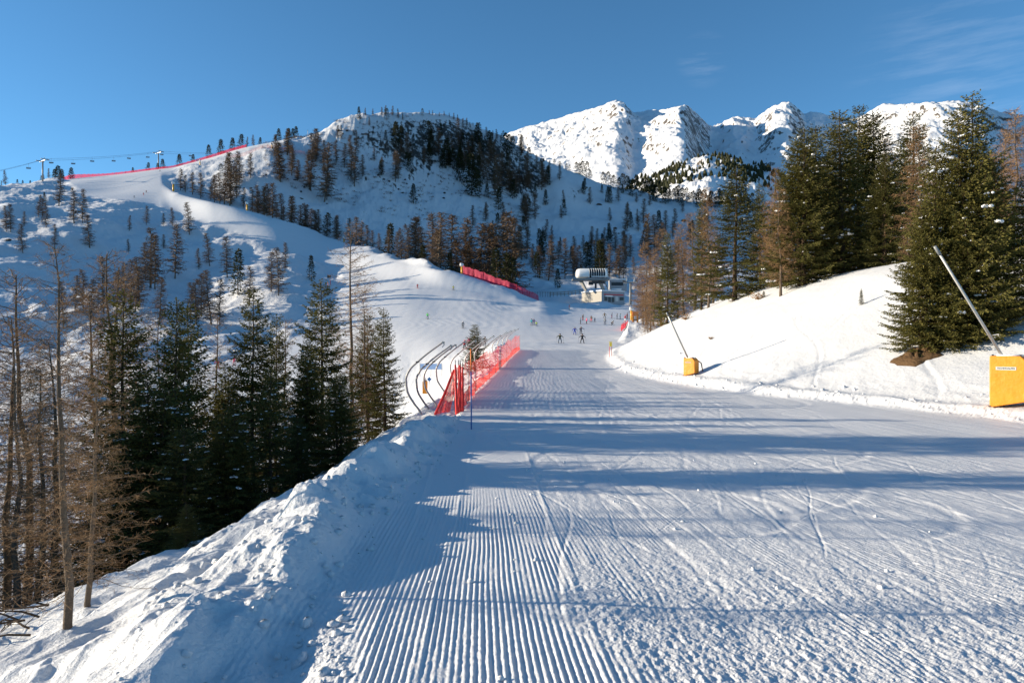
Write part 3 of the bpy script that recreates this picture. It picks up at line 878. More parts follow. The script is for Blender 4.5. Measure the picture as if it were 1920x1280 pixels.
tree_rng = random.Random(5)
def place_tree(kind, protos, px, D, top=None, foot=None, H=None, label=None, group=None, which=None, cat="tree", rotz=None, sink=0.0, wide=1.0):
    """a tree with its foot on the snow at bearing px, distance D, its tip at photo row top"""
    if foot is not None: D = D_at(px, foot, 3.0 if D < 15 else 18.0, 15.0 if D < 15 else 95.0)
    base = at(px, D); base.z -= sink
    if H is None: H = (640 - top) / F * D - base.z
    p = protos[tree_rng.randrange(len(protos)) if which is None else which]
    s = H / p[0]
    rz = tree_rng.uniform(0, 6.28) if rotz is None else rotz
    wd = s * wide * tree_rng.uniform(.94, 1.08)
    if isinstance(p[1], list):
        o = empty(kind, base, rz)
        for nm, me in p[1]:
            c = link(nm, me, o)
            if nm == 'snow_load': c['kind'] = 'stuff'
    else:
        o = link(kind, p[1], None, base, rz)
        o.rotation_euler = (tree_rng.gauss(0, .035), tree_rng.gauss(0, .035), rz)
    o.scale = (wd, wd, s)
    tag(o, label, cat, group)
    return o
# ------------------------------------------------------------------ trees on the far land
def far_tree(kind, protos, px, ytop, ybase, label, group, dmin=105.0, dmax=740.0, behind=False, which=None, wide=1.0):
    D = D_at(px, ybase, dmin, dmax)
    b = ground(px, D)
    H = max(2.5, (640 - ytop) / F * D - b)
    return place_tree(kind, protos, px, D, H=H, label=label, group=group, which=which, wide=wide)

G_LH = "larches scattered over the snowy hillside on the left"
# (x, top, foot) in photo pixels
def c1(l): return [(x / 2.91, 180 + a / 2.91, 180 + b / 2.91) for x, a, b in l]
def c2(l): return [(480 + x / 3.2, 160 + a / 3.2, 160 + b / 3.2) for x, a, b in l]
def c3(l): return [(900 + x / 3.2, 160 + a / 3.2, 160 + b / 3.2) for x, a, b in l]

# left hillside, in view between the upper run and the near spruces
hill_larches = c1([(320,420,600),(35,600,745),(58,590,745),(135,630,715),(210,540,670),(252,580,722),(405,500,700),(450,510,697),(490,650,850),
  (125,700,862),(300,700,832),(705,650,750),(800,600,715),(890,640,715),(940,610,717),(1035,580,772),(820,720,1050),(955,700,997),(890,755,842),
  (700,780,855),(1145,750,930),(1085,830,960),(1240,770,1000),(1480,850,1082),(1520,830,1092),(1555,800,972),(455,950,1165),(565,880,1200),
  (710,890,1150),(760,880,1155),(870,990,1250),(1070,1000,1250),(1100,970,1205),(1155,950,1252),(1200,1000,1252),(350,1010,1280),(1360,930,1150),
  (845,760,1060),(795,800,1010),(680,910,1130),(740,930,1180),(1040,1020,1240),(640,960,1170),(500,1000,1220),(415,980,1200),(230,560,680)])
far_left_labels = {
  16: "tallest brown larch in the cluster at the middle of the left hillside",
  17: "lone dark-trunked larch standing in blue shade on the left hillside",
  8: "lone slanting larch on open snow below the upper run's left end",
  15: "bare larch close under the lower edge of the upper run",
  20: "slim bare larch left of the two tall hillside larches in sun patch",
  25: "thin leaning larch beside the brown clump near the run's edge",
  0: "bushy brown larch on the snow knob below the first lift tower",
}
for i, (x, a, b) in enumerate(hill_larches):
    far_tree("larch_tree", LARCH_FAR, x, a, b, far_left_labels.get(i, "leafless brown larch on the bumpy snow hillside below the upper ski run"),
             G_LH, 110, 520, which=i % 5, wide=1.25)
for x, a, b in c1([(245,525,580),(1300,840,1088),(1700,870,1008),(500,1010,1130)][:3]):
    far_tree("spruce_tree", SPRUCE_FAR, x, a, b, "dark green spruce among the leafless larches on the left hillside", "spruces on the left hillside", 110, 520)
# skyline behind the upper run
sky_sp = c1([(95,455,505),(125,480,507),(165,470,492),(225,440,482),(315,380,472),(300,400,472),(385,390,462),(340,400,475)]) + \
         c1([(805,362,405),(858,366,398),(888,345,392),(725,390,420),(980,318,370),(1050,318,360),(1140,268,338),(1203,236,318),(1267,230,292),(1312,210,283),
             (1418,226,262),(1520,180,240),(1500,215,245),(1570,176,232),(1595,178,222),(1615,166,220)])
for i, (x, a, b) in enumerate(sky_sp):
    Dk = float(np.interp(x, f_px, f_D[:, 8])) + (12 if x > 140 else -3)
    H = max(4, (640 - a) / F * Dk - ground(x, Dk))
    place_tree("spruce_tree", SPRUCE_FAR, x, Dk, H=H, label="dark spruce on the skyline behind the upper ski run and its red net",
               group="spruces along the left skyline", wide=1.5)
for x, a, b in c1([(30,405,575),(8,500,560),(265,395,478),(1345,222,270),(1382,212,268),(240,430,480)]):
    Dk = float(np.interp(x, f_px, f_D[:, 8])) + (10 if x > 140 else -6)
    if b > 540: Dk = D_at(x, b, 150, 520)
    place_tree("larch_tree", LARCH_FAR, x, Dk, H=max(4, (640 - a) / F * Dk - ground(x, Dk)),
               label="brown larch rising against the sky at the left ridge line", group="larches along the left skyline", wide=1.2)
# wood between the curl of the upper run and the knoll
gully = c1([(985,400,515),(1013,430,525),(1050,415,545),(1095,420,560),(1170,430,585),(1200,420,600),(1240,320,470),(1262,310,590),(1285,300,480),(1305,330,500),
  (1365,310,465),(1255,430,605),(1380,500,640),(1330,500,610),(1440,500,655),(1475,480,660),(1500,210,335),(1530,260,470),(1595,280,410),(1570,180,330),
  (1625,350,475),(1720,180,370),(1695,300,520),(1770,250,580),(1590,545,710),(1510,580,670),(1665,590,740),(1740,620,770),(1725,630,765),(1840,650,795),(1545,600,680),
  (1290,420,560),(1225,420,590),(1150,440,570),(1410,520,640)])
for i, (x, a, b) in enumerate(gully):
    D2 = float(np.interp(x, f_px, f_D[:, 4]))
    far_tree("larch_tree", LARCH_FAR, x, a, b, "leafless brown larch in the shaded dip behind the upper run's curve", "larches in the dip behind the upper run", D2 + 4, 660, which=(i * 3) % 5, wide=1.4)
for x, a, b in c1([(1205,370,440),(1240,340,430),(1785,640,760)]):
    far_tree("spruce_tree", PINE_FAR, x, a, b, "dark evergreen among the brown larches behind the upper run's curve", "evergreens behind the upper run", 430, 690)

# the knoll
KN_S = c2([(620,130,218),(780,270,348),(840,220,382),(870,240,380),(940,300,400),(925,410,542),(945,590,717),(1120,380,512),(1145,320,482),(1180,380,512),(1225,400,602),
  (1295,420,662),(1335,500,622),(1385,590,672),(905,400,500),(750,450,540)])
KN_P = c2([(1000,140,186),(1125,235,302),(1325,280,388),(1340,225,302),(1500,290,432),(1540,305,412),(1520,300,430),(1640,375,470),(785,140,215)])
KN_L = c2([(655,135,202),(700,140,190),(775,120,202),(755,130,190),(820,125,187),(855,140,212),(880,165,232),(940,170,192),(960,160,190),(1040,150,188),(1060,150,187),(1100,160,190),(1130,155,197),(1160,165,200),
  (1185,165,217),(1210,175,240),(1240,200,260),(1265,195,252),(1285,220,280),(1385,250,320),(1420,270,332),(1445,265,332),(1470,290,350),(1590,300,422),
  (145,340,582),(185,280,432),(215,360,542),(340,290,472),(365,260,452),(250,490,587),(320,420,642),(405,330,500),(425,480,702),(510,240,342),(490,240,320),
  (605,270,392),(530,350,502),(590,350,612),(570,370,562),(905,280,462),(710,370,462),(755,430,542),(835,390,582),(855,400,560),(1050,235,332),(1095,260,422),(1215,200,382),(1270,330,462),
  (1360,420,582),(1405,330,492),(1450,420,722),(1520,450,662),(1550,500,682),(1615,660,842),(1380,700,792),(1300,720,852),(680,190,260),(985,220,300),(1175,300,420),
  (1240,380,520),(1300,300,420),(1345,340,480),(1390,440,600),(1430,340,480),(1475,400,560),(1580,460,600),(1620,480,640),(560,300,440),(480,330,470),(640,420,560),(870,320,420),(1010,360,480)])
for x, a, b in KN_S:
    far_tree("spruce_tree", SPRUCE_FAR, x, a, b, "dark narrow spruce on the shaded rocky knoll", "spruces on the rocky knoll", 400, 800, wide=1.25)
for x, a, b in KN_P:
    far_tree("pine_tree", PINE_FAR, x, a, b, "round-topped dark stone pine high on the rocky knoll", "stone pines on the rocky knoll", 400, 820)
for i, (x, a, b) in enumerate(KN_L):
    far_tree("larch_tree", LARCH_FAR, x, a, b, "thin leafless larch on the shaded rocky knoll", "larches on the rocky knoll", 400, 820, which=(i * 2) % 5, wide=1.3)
kr = random.Random(12)
for k in range(46):
    x = kr.uniform(800, 985); y = kr.uniform(262, 400)
    if y < 215 + (x - 760) * .36 or y > 300 + (x - 780) * .62: continue
    far_tree("spruce_tree", SPRUCE_FAR if k % 3 else PINE_FAR, x, y - kr.uniform(26, 44), y, "dark narrow spruce on the shaded rocky knoll", "spruces on the rocky knoll", 400, 800, wide=1.15)
# wood at the foot of the knoll, seen over the edge of the run
VL = c2([(10,600,742),(50,610,762),(100,590,802),(215,665,852),(300,710,882),(365,750,902),(425,780,922),(480,790,942),(600,790,982),(625,820,980),(670,840,982),(700,870,1002),(740,890,1012),
  (795,865,1032),(870,860,1052),(850,880,1050),(915,840,1062),(950,790,1072),(985,850,1070),(1080,870,1100),(1110,865,1102),(1200,920,1122),(1290,940,1142),(1265,960,1130),(1340,1000,1160),(1375,980,1152),(1090,760,872),(1060,770,880),
  (1170,770,902),(1250,800,962),(1495,760,962),(1545,800,1052),(1300,850,1000),(1350,830,1000),(1400,850,1020),(1430,830,1000),(960,800,1000),(330,740,890),(260,720,860),(150,650,815),(560,800,960)])
for i, (x, a, b) in enumerate(VL):
    D2 = float(np.interp(x, f_px, f_D[:, 4])) + 6
    D = max(D2, min(D_at(x, b, D2, 460), D2 + 90))
    base = ground(x, D)
    place_tree("larch_tree", LARCH_FAR, x, D, H=max(6, (640 - a) / F * D - base), which=i % 5, wide=1.5,
               label="brown larch in the wood along the far edge of the ski run", group="larches along the far edge of the run")
for x, a, b in c2([(1160,1000,1112),(1445,980,1192),(1530,1030,1222),(1500,1010,1215),(795,830,1020),(1000,960,1090)]):
    D2 = float(np.interp(x, f_px, f_D[:, 4])) + 8
    place_tree("spruce_tree", SPRUCE_FAR, x, D2 + 10, H=max(6, (640 - a) / F * (D2 + 10) - ground(x, D2 + 10)),
               label="dark spruce in the larch wood behind the magenta net", group="spruces behind the magenta net", wide=1.2)
# valley slope behind the lift station
RV_L = c3([(60,830,1002),(145,760,972),(205,800,1062),(230,850,1040),(270,650,842),(330,640,812),(250,840,1052),(290,850,1010),(315,950,1062),(355,960,1152),(375,850,930),(410,930,1172),(430,840,940),(510,920,1172),(560,960,1132),(575,960,1142),
  (620,900,1002),(665,880,982),(700,860,962),(745,920,1100),(775,950,1152),(815,980,1152),(835,960,1160),(860,970,1162),(865,810,962),(870,900,1060),(885,710,862),(900,900,1052),(925,1030,1152),(950,780,882),(965,900,1040),(980,680,832),(1020,650,742),
  (1010,770,1022),(1045,780,1002),(1075,860,1000),(1115,750,882),(1165,740,892),(1215,690,772),(1000,900,1040),(1060,900,1020),(20,840,960),(100,850,990),(830,610,700),(370,440,642),(385,440,602),(295,420,600),(250,300,422),(440,900,1100),(480,930,1010),(690,930,1100),(600,1000,1150),(940,640,720)])
for i, (x, a, b) in enumerate(RV_L):
    far_tree("larch_tree", LARCH_FAR, x, a, b, "leafless larch on the blue shaded slope behind the lift station", "larches behind the lift station", 345, 830, which=(i * 2 + 1) % 5, wide=1.35)
RV_S = c3([(465,1100,1222),(635,940,1102),(655,960,1100),(720,930,1152),(735,940,1150),(780,610,712),(730,595,652),(1075,750,882),(345,1000,1152),(485,910,970),(760,900,930),(1260,820,942),(1180,930,1060),(1275,810,930),(905,760,860)])
for x, a, b in RV_S:
    far_tree("spruce_tree", SPRUCE_FAR, x, a, b, "dark spruce on the blue shaded slope behind the lift station", "spruces behind the lift station", 345, 830, wide=1.2)
qr = random.Random(31)
for k in range(34):
    x = qr.uniform(905, 1330); y = qr.uniform(400, 535)
    if y < 300 + (x - 900) * .22 + 20: continue
    far_tree("larch_tree", LARCH_FAR, x, y - qr.uniform(24, 48), y, "leafless larch on the blue shaded slope behind the lift station", "larches behind the lift station", 345, 830, which=k % 5, wide=1.3)
for k in range(26):
    x = qr.uniform(955, 1150); y = qr.uniform(305, 420)
    if y < 300 + (x - 1000) * .36 + 14: continue
    far_tree("larch_tree" if k % 2 else "spruce_tree", LARCH_FAR if k % 2 else SPRUCE_FAR, x, y - qr.uniform(22, 42), y,
             "thin leafless larch on the shaded rocky knoll" if k % 2 else "dark narrow spruce on the shaded rocky knoll", "larches on the rocky knoll" if k % 2 else "spruces on the rocky knoll", 400, 830, wide=1.2)
for k in range(16):
    x = qr.uniform(930, 1300); y = qr.uniform(430, 530)
    far_tree("spruce_tree", SPRUCE_FAR, x, y - qr.uniform(22, 46), y, "dark spruce on the blue shaded slope behind the lift station", "spruces behind the lift station", 345, 830, wide=1.2)
# evergreen belt along the crest of that slope
pr = random.Random(3)
belt = c3([(445,470,562),(480,460,562),(520,470,552),(535,480,560),(580,460,572),(600,465,575),(615,455,572),(640,460,572),(660,510,572),(295,380,462),(170,300,420),(140,300,430),(190,310,430),(740,520,592),(770,520,602),(800,540,610)])
for x, a, b in belt:
    Dk = float(np.interp(x, f_px, f_D[:, 8])) - 6
    place_tree("pine_tree", PINE_FAR, x, Dk, H=max(7, (640 - a) / F * Dk - ground(x, Dk)), label="dark stone pine on the crest against the snowy mountain",
               group="stone pines on the crest below the mountain", wide=1.1)
for k in range(64):
    x = 1160 + 265 * (k + pr.random()) / 64
    Dk = float(np.interp(x, f_px, f_D[:, 8])) + pr.uniform(-38, 6)
    H = pr.uniform(10, 21)
    place_tree("pine_tree", PINE_FAR if pr.random() < .7 else SPRUCE_FAR, x, Dk, H=H, label="dark evergreen in the dense belt along the valley crest",
               group="evergreen belt on the valley crest", wide=1.1)

# ------------------------------------------------------------------ rocks on the knoll
M_rock = mat("dark_rock", (0.045, 0.040, 0.038), 0.9, spec=0.2, noise_amt=0.6, noise_scale=0.6, bump=0.3, bump_scale=1.5)
def make_rock(seed):
    r = np.random.default_rng(seed)
    m = MB(); nu, nv = 11, 8
    th = np.linspace(0, math.pi, nv); ph = np.arange(nu) * 2 * math.pi / nu
    v = np.array([[math.sin(a) * math.cos(b), math.sin(a) * math.sin(b), math.cos(a)] for a in th for b in ph])
    for _ in range(7):                       # cleave with random planes
        n_ = unit(r.normal(size=3)); c = r.uniform(.45, .8)
        d = v @ n_; v = v - np.where(d > c, d - c, 0)[:, None] * n_
    v *= np.array([1.0, .8, .62])
    q = [[i * nu + j, (i + 1) * nu + j, (i + 1) * nu + (j + 1) % nu, i * nu + (j + 1) % nu] for i in range(nv - 1) for j in range(nu)]
    m.add(v, q)
    return m.mesh("rock", [M_rock])
ROCKS = [make_rock(300 + i) for i in range(4)]
rock_spots = c2([(60,545,6),(190,565,6),(235,585,8),(290,632,9),(320,640,7),(270,655,9),(275,690,9),(425,730,6),(500,290,10),(545,300,9),(615,540,8),(725,380,9),(735,560,10),(765,575,9),(800,590,8),(690,465,7),
   (855,630,8),(880,650,9),(895,570,7),(1130,660,11),(1125,680,8),(790,745,4),(860,860,4),(905,605,7),(960,700,8),(1345,610,7),(1400,660,8),(520,320,8),(640,330,8),(700,290,9),(1060,410,6),(1200,650,5)]) 
for i, (x, y, s) in enumerate(rock_spots):
    D = D_at(x, y, 400, 790)
    s = (s - 160) * 3.2 / 3.2 / F * D * 1.1
    o = link("rock", ROCKS[i % 4], None, at(x, D) + Vector((0, 0, .1 * s)))
    o.scale = (s * 1.5, s, s); o.rotation_euler = (0.2 * (i % 3 - 1), 0, i * 1.7)
    tag(o, "dark bare rock jutting from the snow on the shaded knoll", "rock", "rocks on the knoll")
for i, (x, y, s) in enumerate([(1123, 384, 5), (1153, 431, 5), (1276, 452, 5), (1100, 355, 3), (1281, 419, 6), (16, 452, 7), (95, 479, 3), (120, 481, 3), (1160, 440, 3)]):
    D = D_at(x, y, 150, 820); s = s / F * D
    o = link("rock", ROCKS[i % 4], None, at(x, D)); o.scale = (s * 1.3, s, s * .8); o.rotation_euler = (0, 0, i * 2.1)
    tag(o, "small dark rock poking through the open snow slope", "rock", "small rocks on open snow")

# low scrub on the knoll: nobody could count it
r_ = np.random.default_rng(77)
Ps, Es = [], []
tries = 0
while len(Ps) < 650 and tries < 9000:
    tries += 1
    x = r_.uniform(490, 1010); y = r_.uniform(225, 420)
    if noise(np.array([x / 45]), np.array([y / 34]))[0] < -.02: continue
    if y > 250 + 190 * (x - 490) / 700 + 90: continue
    D = D_at(x, y, 400, 790)
    b = np.array(at(x, D)); n = 26; w = r_.uniform(1.2, 2.8)
    p0 = b + np.stack([r_.normal(0, w * .5, n), r_.normal(0, w * .5, n), r_.uniform(-.3, .3, n)], 1)
    Ps.append(p0); Es.append(p0 + np.stack([r_.normal(0, w * .5, n), r_.normal(0, w * .5, n), r_.uniform(.5, w, n)], 1))
m = MB(); v, q = ribbons(np.concatenate(Ps), np.concatenate(Es), .055, .03, r_); m.add(v, q)
o = m.build("alpine_scrub", M_twigfar); tag(o, kind="stuff")

# far-off wood on the mountain spur: one mass
r_ = np.random.default_rng(91)
m = MB(); cnt = 0
m_cols = m_px
while cnt < 900:
    x = r_.uniform(1140, 1480); D = r_.uniform(1250, 1600)
    j = int(np.argmin(np.abs(m_px - x)))
    i = int(np.argmin(np.abs(MD[:, j] - D)))
    P = mv[i, j]; y = 640 - F * P[2] / P[1]
    dens = .25 + .9 * noise(np.array([P[0] / 60]), np.array([P[1] / 60]))[0] + (.5 if x < 1290 else 0) + .35 * (x > 1350) * (y < 350)
    if r_.random() > dens: continue
    h = r_.uniform(7, 15); w = h * r_.uniform(.20, .30)
    base = P + np.array([0, 0, -.5])
    k = 7; a = np.arange(k) * 2 * math.pi / k + r_.uniform(0, 6)
    rings = []
    for f, ww in ((0.05, .75), (.3, 1.0), (.55, .8), (.8, .45)):
        rr = w * ww * r_.uniform(.75, 1.2, k)
        rings.append(base + np.stack([np.cos(a) * rr, np.sin(a) * rr, np.full(k, f * h) + r_.normal(0, .05 * h, k)], 1))
    vv = np.concatenate(rings + [base[None] + [0, 0, h]])
    qq = [[i2 * k + jj, i2 * k + (jj + 1) % k, (i2 + 1) * k + (jj + 1) % k, (i2 + 1) * k + jj] for i2 in range(3) for jj in range(k)]
    tt_ = [[3 * k + jj, 3 * k + (jj + 1) % k, 4 * k] for jj in range(k)]
    m.add(vv, qq, tt_); cnt += 1
o = m.build("forest", M_pine); tag(o, kind="stuff")

# ------------------------------------------------------------------ near trees, right bank
RB = "spruces on the right bank"
def sp(px, D, top, label, which=None, group=RB, protos=None, kind="spruce_tree", wide=1.0, sink=.15, rotz=None):
    return place_tree(kind, protos or SPRUCE, px, D, top=top, label=label, group=group, which=which, wide=wide, sink=sink, rotz=rotz)
place_tree("spruce_tree", SPRUCE, 1250, 90, top=436, label="slim pointed spruce standing apart where the right bank meets the run", group=RB, which=3, wide=.85)
place_tree("spruce_tree", SPRUCE, 1378, 70, top=310, label="broad dark spruce second from the run end of the right bank", group=RB, which=0, wide=1.35)
place_tree("spruce_tree", SPRUCE, 1316, 80, top=372, label="thin spruce top beside the broad dark spruce near the lift side", group=RB, which=3, wide=.7)
place_tree("spruce_tree", SPRUCE, 1425, 74, top=345, label="narrow spruce tip showing between larches on the right bank", group=RB, which=1, wide=.7)
place_tree("spruce_tree", SPRUCE, 1505, 56, top=240, label="tall spruce with twin tip at the near edge of the dark grove", group=RB, which=2, wide=1.3)
place_tree("spruce_tree", SPRUCE, 1530, 60, top=238, label="second spire of the twin-tipped spruces in the dark grove", group=RB, which=1, wide=1.1)
place_tree("spruce_tree", SPRUCE, 1580, 57, top=206, label="tallest spruce in the middle of the dark grove", group=RB, which=0, wide=1.3)
place_tree("spruce_tree", SPRUCE, 1610, 62, top=200, label="spruce tip just right of the grove's tallest spruce", group=RB, which=1, wide=1.15)
place_tree("spruce_tree", SPRUCE, 1640, 62, top=212, label="shaded spruce at the right end of the dark grove", group=RB, which=4, wide=1.25)
place_tree("spruce_tree", SPRUCE, 1662, 53, top=288, label="smaller olive-green spruce in front of the dark grove", group=RB, which=5, wide=1.15)
place_tree("spruce_tree", SPRUCE, 1708, 66, top=212, label="dark spruce behind the reddish larch", group=RB, which=0, wide=1.25)
place_tree("spruce_tree", SPRUCE, 1752, 36, foot=642, top=272, label="left-hand half of the big sunlit spruce clump with snow on its boughs", group=RB, which=4, wide=1.0, sink=.4)
place_tree("spruce_tree", SPRUCE, 1725, 34, foot=652, top=390, label="low bushy spruce at the left foot of the big sunlit clump", group=RB, which=5, wide=1.05, sink=.4)
place_tree("spruce_tree", SPRUCE, 1826, 31.5, foot=628, top=176, label="biggest sunlit spruce with forked top, behind the snow lance", group=RB, which=2, wide=.9, sink=.4, rotz=0.0)
place_tree("spruce_tree", SPRUCE, 1795, 30.5, foot=640, top=360, label="bushy lower spruce growing against the forked spruce", group=RB, which=5, wide=1.12, sink=.5)
place_tree("spruce_tree", SPRUCE, 1868, 33, foot=606, top=300, label="spruce filling the right side of the big sunlit clump", group=RB, which=4, wide=1.05, sink=.4)
place_tree("spruce_tree", SPRUCE, 1925, 36, foot=588, top=330, label="spruce cut by the right edge of the view", group=RB, which=1, wide=1.2, sink=.4)
place_tree("spruce_tree", SPRUCE, 1555, 70, top=290, label="spruce deep inside the dark grove", group=RB, which=3, wide=1.1)
place_tree("spruce_tree", SPRUCE, 1690, 76, top=265, label="back spruce seen between grove and reddish larch", group=RB, which=1, wide=1.0)
place_tree("spruce_tree", SPRUCE, 1470, 62, top=350, label="spruce behind the pale-trunked larch", group=RB, which=4, wide=.9)
place_tree("spruce_tree", SPRUCE, 1615, 41, top=541, label="tiny spruce sapling alone on the white right bank", group=None, which=3, wide=.9, sink=0)
place_tree("spruce_tree", SPRUCE, 1432, 60, top=545, label="low spruce shoot beneath the pale-trunked larch on the bank", group=None, which=0, wide=1.6, sink=.1)
place_tree("spruce_tree", SPRUCE, 890, 58, top=608, label="small spruce rising from behind the red net", group=None, which=1, wide=1.3, sink=1.2)
RL = "larches on the right bank"
place_tree("larch_tree", LARCH_MID, 1328, 76, top=352, label="tall larch with pale trunk between the first spruces of the right bank", group=RL, which=0)
place_tree("larch_tree", LARCH_MID, 1340, 84, top=420, label="brown larch behind the pale-trunked tall larch", group=RL, which=1, wide=1.2)
place_tree("larch_tree", LARCH_MID, 1446, 66, top=318, label="dark larch top between the broad spruce and the dark grove", group=RL, which=2)
place_tree("larch_tree", LARCH_MID, 1462, 55, top=355, label="pale-trunked bushy larch at the left of the dark grove", group=RL, which=1, wide=1.3)
place_tree("larch_tree", LARCH_MID, 1440, 72, top=380, label="brown larch behind the pale-trunked bushy larch", group=RL, which=0, wide=1.2)
place_tree("larch_tree", LARCH_MID, 1722, 50, top=240, label="reddish larch with straight pale trunk beside the big clump", group=RL, which=2, wide=1.25)
place_tree("larch_tree", LARCH_MID, 1704, 46, top=420, label="low reddish larch in front of the straight pale trunk", group=RL, which=0, wide=1.5)
place_tree("larch_tree", LARCH_MID, 1905, 40, top=205, label="tall brown larch at the right edge behind the spruces", group=RL, which=1, wide=1.2)
place_tree("larch_tree", LARCH_MID, 1880, 46, top=245, label="brown larch behind the forked spruce at the right edge", group=RL, which=0, wide=1.2)
place_tree("larch_tree", LARCH_MID, 1650, 70, top=262, label="thin larch twigs among the dark grove's tips", group=RL, which=2)
for i, (x, D, tp) in enumerate([(1212,150,455),(1228,140,470),(1205,165,500),(1240,150,430),(1222,125,520),(1285,140,420),(1300,130,400),(1270,150,450),(1215,118,560)]):
    place_tree("larch_tree", LARCH_MID, x, D, top=tp, label="brown larch in the thicket right of the lift station", group="larch thicket right of the lift station", which=i % 3, wide=1.3, sink=.4)
for i, (x, D, tp) in enumerate([(1760,60,330),(1640,80,320),(1990,38,180),(2060,34,200),(1980,52,240),(1850,60,280),(1560,85,330)]):
    place_tree("spruce_tree", SPRUCE, x, D, top=tp, label="dark spruce in the back row of the right bank wood", group="back row of the right bank wood", which=(0, 1, 4, 2, 3, 5, 0)[i], wide=1.1)

# ------------------------------------------------------------------ near trees, left slope
LS = "spruces on the left slope"
LSP = [
 (236,21,545,0,1.1,"olive-topped spruce behind the front larches on the left slope"),
 (330,20,560,3,1.0,"dark spruce with paired tip left of centre on the left slope"),
 (352,21.5,570,0,.95,"right-hand tip of the dark paired spruces on the left slope"),
 (474,22,540,1,1.05,"tall open spruce in the middle row of the left slope"),
 (515,24,590,0,.9,"spruce just behind the tall open spruce of the left slope"),
 (510,18,690,3,1.2,"short spruce heavily loaded with snow clumps on its right boughs"),
 (606,24,525,4,1.1,"tall spruce with snow pads left of the slim dark larch"),
 (574,22,640,2,1.0,"bushy spruce between the snow-loaded one and the slim larch"),
 (722,29,578,0,1.0,"sunlit spruce at the end of the left row next to the steel arches"),
 (690,31,590,1,1.0,"spruce just left of the row's last sunlit spruce"),
 (420,26,690,5,1.2,"brownish low spruce in the gap of the left row"),
 (270,17.5,700,5,1.4,"broad shaded spruce low behind the front larches"),
 (440,17,760,2,1.4,"broad shaded spruce behind the tiny sunlit sapling"),
 (350,16,800,4,1.6,"low spruce skirt in deep shade by the sapling"),
 (640,21,700,5,1.3,"low spruce under the slim dark larch"),
 (560,19,780,4,1.3,"low spruce skirt below the snow pads"),
]
for x, D, tp, w, wd, lb in LSP:
    if tp < 650: wd *= .86
    place_tree("spruce_tree", SPRUCE, x, D, top=tp, label=lb, group=LS, which=w, wide=wd, sink=.3)
place_tree("spruce_tree", SPRUCE, 350, 11.5, top=945, label="tiny sunlit spruce sapling on the snow crest", group=None, which=1, wide=1.7, sink=.05)
LL = "bare larches on the left slope"
LLT = [
 (128,8.3,462,0,1.1,"front larch with thick grey trunk and spreading bare boughs"),
 (166,9.6,640,1,1.0,"slimmer larch trunk just right of the front larch"),
 (658,36,418,2,1.0,"slim dark larch taller than its spruce neighbours by the run"),
 (20,15,660,3,1.3,"bare larch at the left edge behind the front larch"),
 (205,28,500,2,1.1,"bare larch right behind the two front trunks"),
 (240,34,480,1,1.2,"brown larch behind the olive-topped spruce"),
 (150,32,560,0,1.2,"brown larch farther back between the front trunks"),
 (60,30,520,1,1.2,"bare larch behind the front larch's lower boughs"),
 (10,27,600,2,1.2,"bare larch half outside the left edge"),
 (690,30,560,0,1.2,"brown larch between the slim larch and the last spruce"),
 (400,30,590,2,1.0,"thin bare larch in the gap beside the paired spruces"),
 (540,32,600,3,1.0,"thin larch seen between the middle spruces"),
 (70,17,690,1,1.4,"twiggy brown larch low at the left edge"),
 (110,18.5,640,2,1.3,"brown larch crowding behind the front trunk"),
 (300,34,600,3,1.1,"thin larch left of the paired spruces"),
]
for x, D, tp, w, wd, lb in LLT:
    place_tree("larch_tree", LARCH, x, D, top=tp, foot={128: 1176, 166: 1136}.get(x), label=lb, group=LL, which=w, wide=wd, sink=.1, rotz=(0.0 if D < 10 else None))
# trees left of the view whose shadows lie across the run
SHADE = [(-15.6, 12.6, 15, 's'), (-15.8, 13.0, 14, 's'), (-22.0, 19.2, 20, 's'), (-22.3, 19.4, 19, 's'), (-20, 9.6, 12, 'l')]
for i, (X, D, endX, k) in enumerate(SHADE):
    px = 960 + F * X / D
    z = float(z_near(np.array([[X]]), np.array([[D]]))[0, 0])
    p = (SPRUCE if k == 's' else LARCH)[i % 4]
    o = empty({'s': "spruce_tree", 'p': "pine_tree", 'l': "larch_tree"}[k], (X, D, z - .2), i * 1.1)
    for nm, me in p[1]:
        c = link(nm, me, o)
        if nm == 'snow_load': c['kind'] = 'stuff'
    H = -2.4 + (endX - X) * math.tan(el) - z
    s = H / p[0]; o.scale = (s * 1.1, s * 1.1, s)
    tag(o, "tree beyond the left edge that throws a shadow band over the run", "tree", "trees beyond the left edge")

# dry fallen boughs beside the front larch
r_ = np.random.default_rng(8)
m = MB()
for k in range(9):
    x0 = r_.uniform(20, 112); D_ = r_.uniform(7.2, 9.0); b = np.array(at(x0, D_))
    a = r_.uniform(2.4, 4.0); ln = r_.uniform(.5, 1.3); ts = np.linspace(0, 1, 6)
    pts = b + np.stack([np.cos(a) * ln * ts, np.sin(a) * ln * ts * .5, .05 + .30 * ts * r_.uniform(-.2, 1) - .2 * ts ** 2], 1) + r_.normal(0, .02, (6, 3))
    m.tube(pts, np.linspace(.014, .004, 6), 5)
    for q_ in range(5):
        j = r_.integers(1, 5); m.tube([pts[j], pts[j] + r_.normal(0, .18, 3) + [0, 0, .08]], [.006, .002], 4)
o = m.build("fallen_boughs", M_bark); tag(o, "dry dark boughs lying on the snow left of the front larch", "branches", kind="stuff")
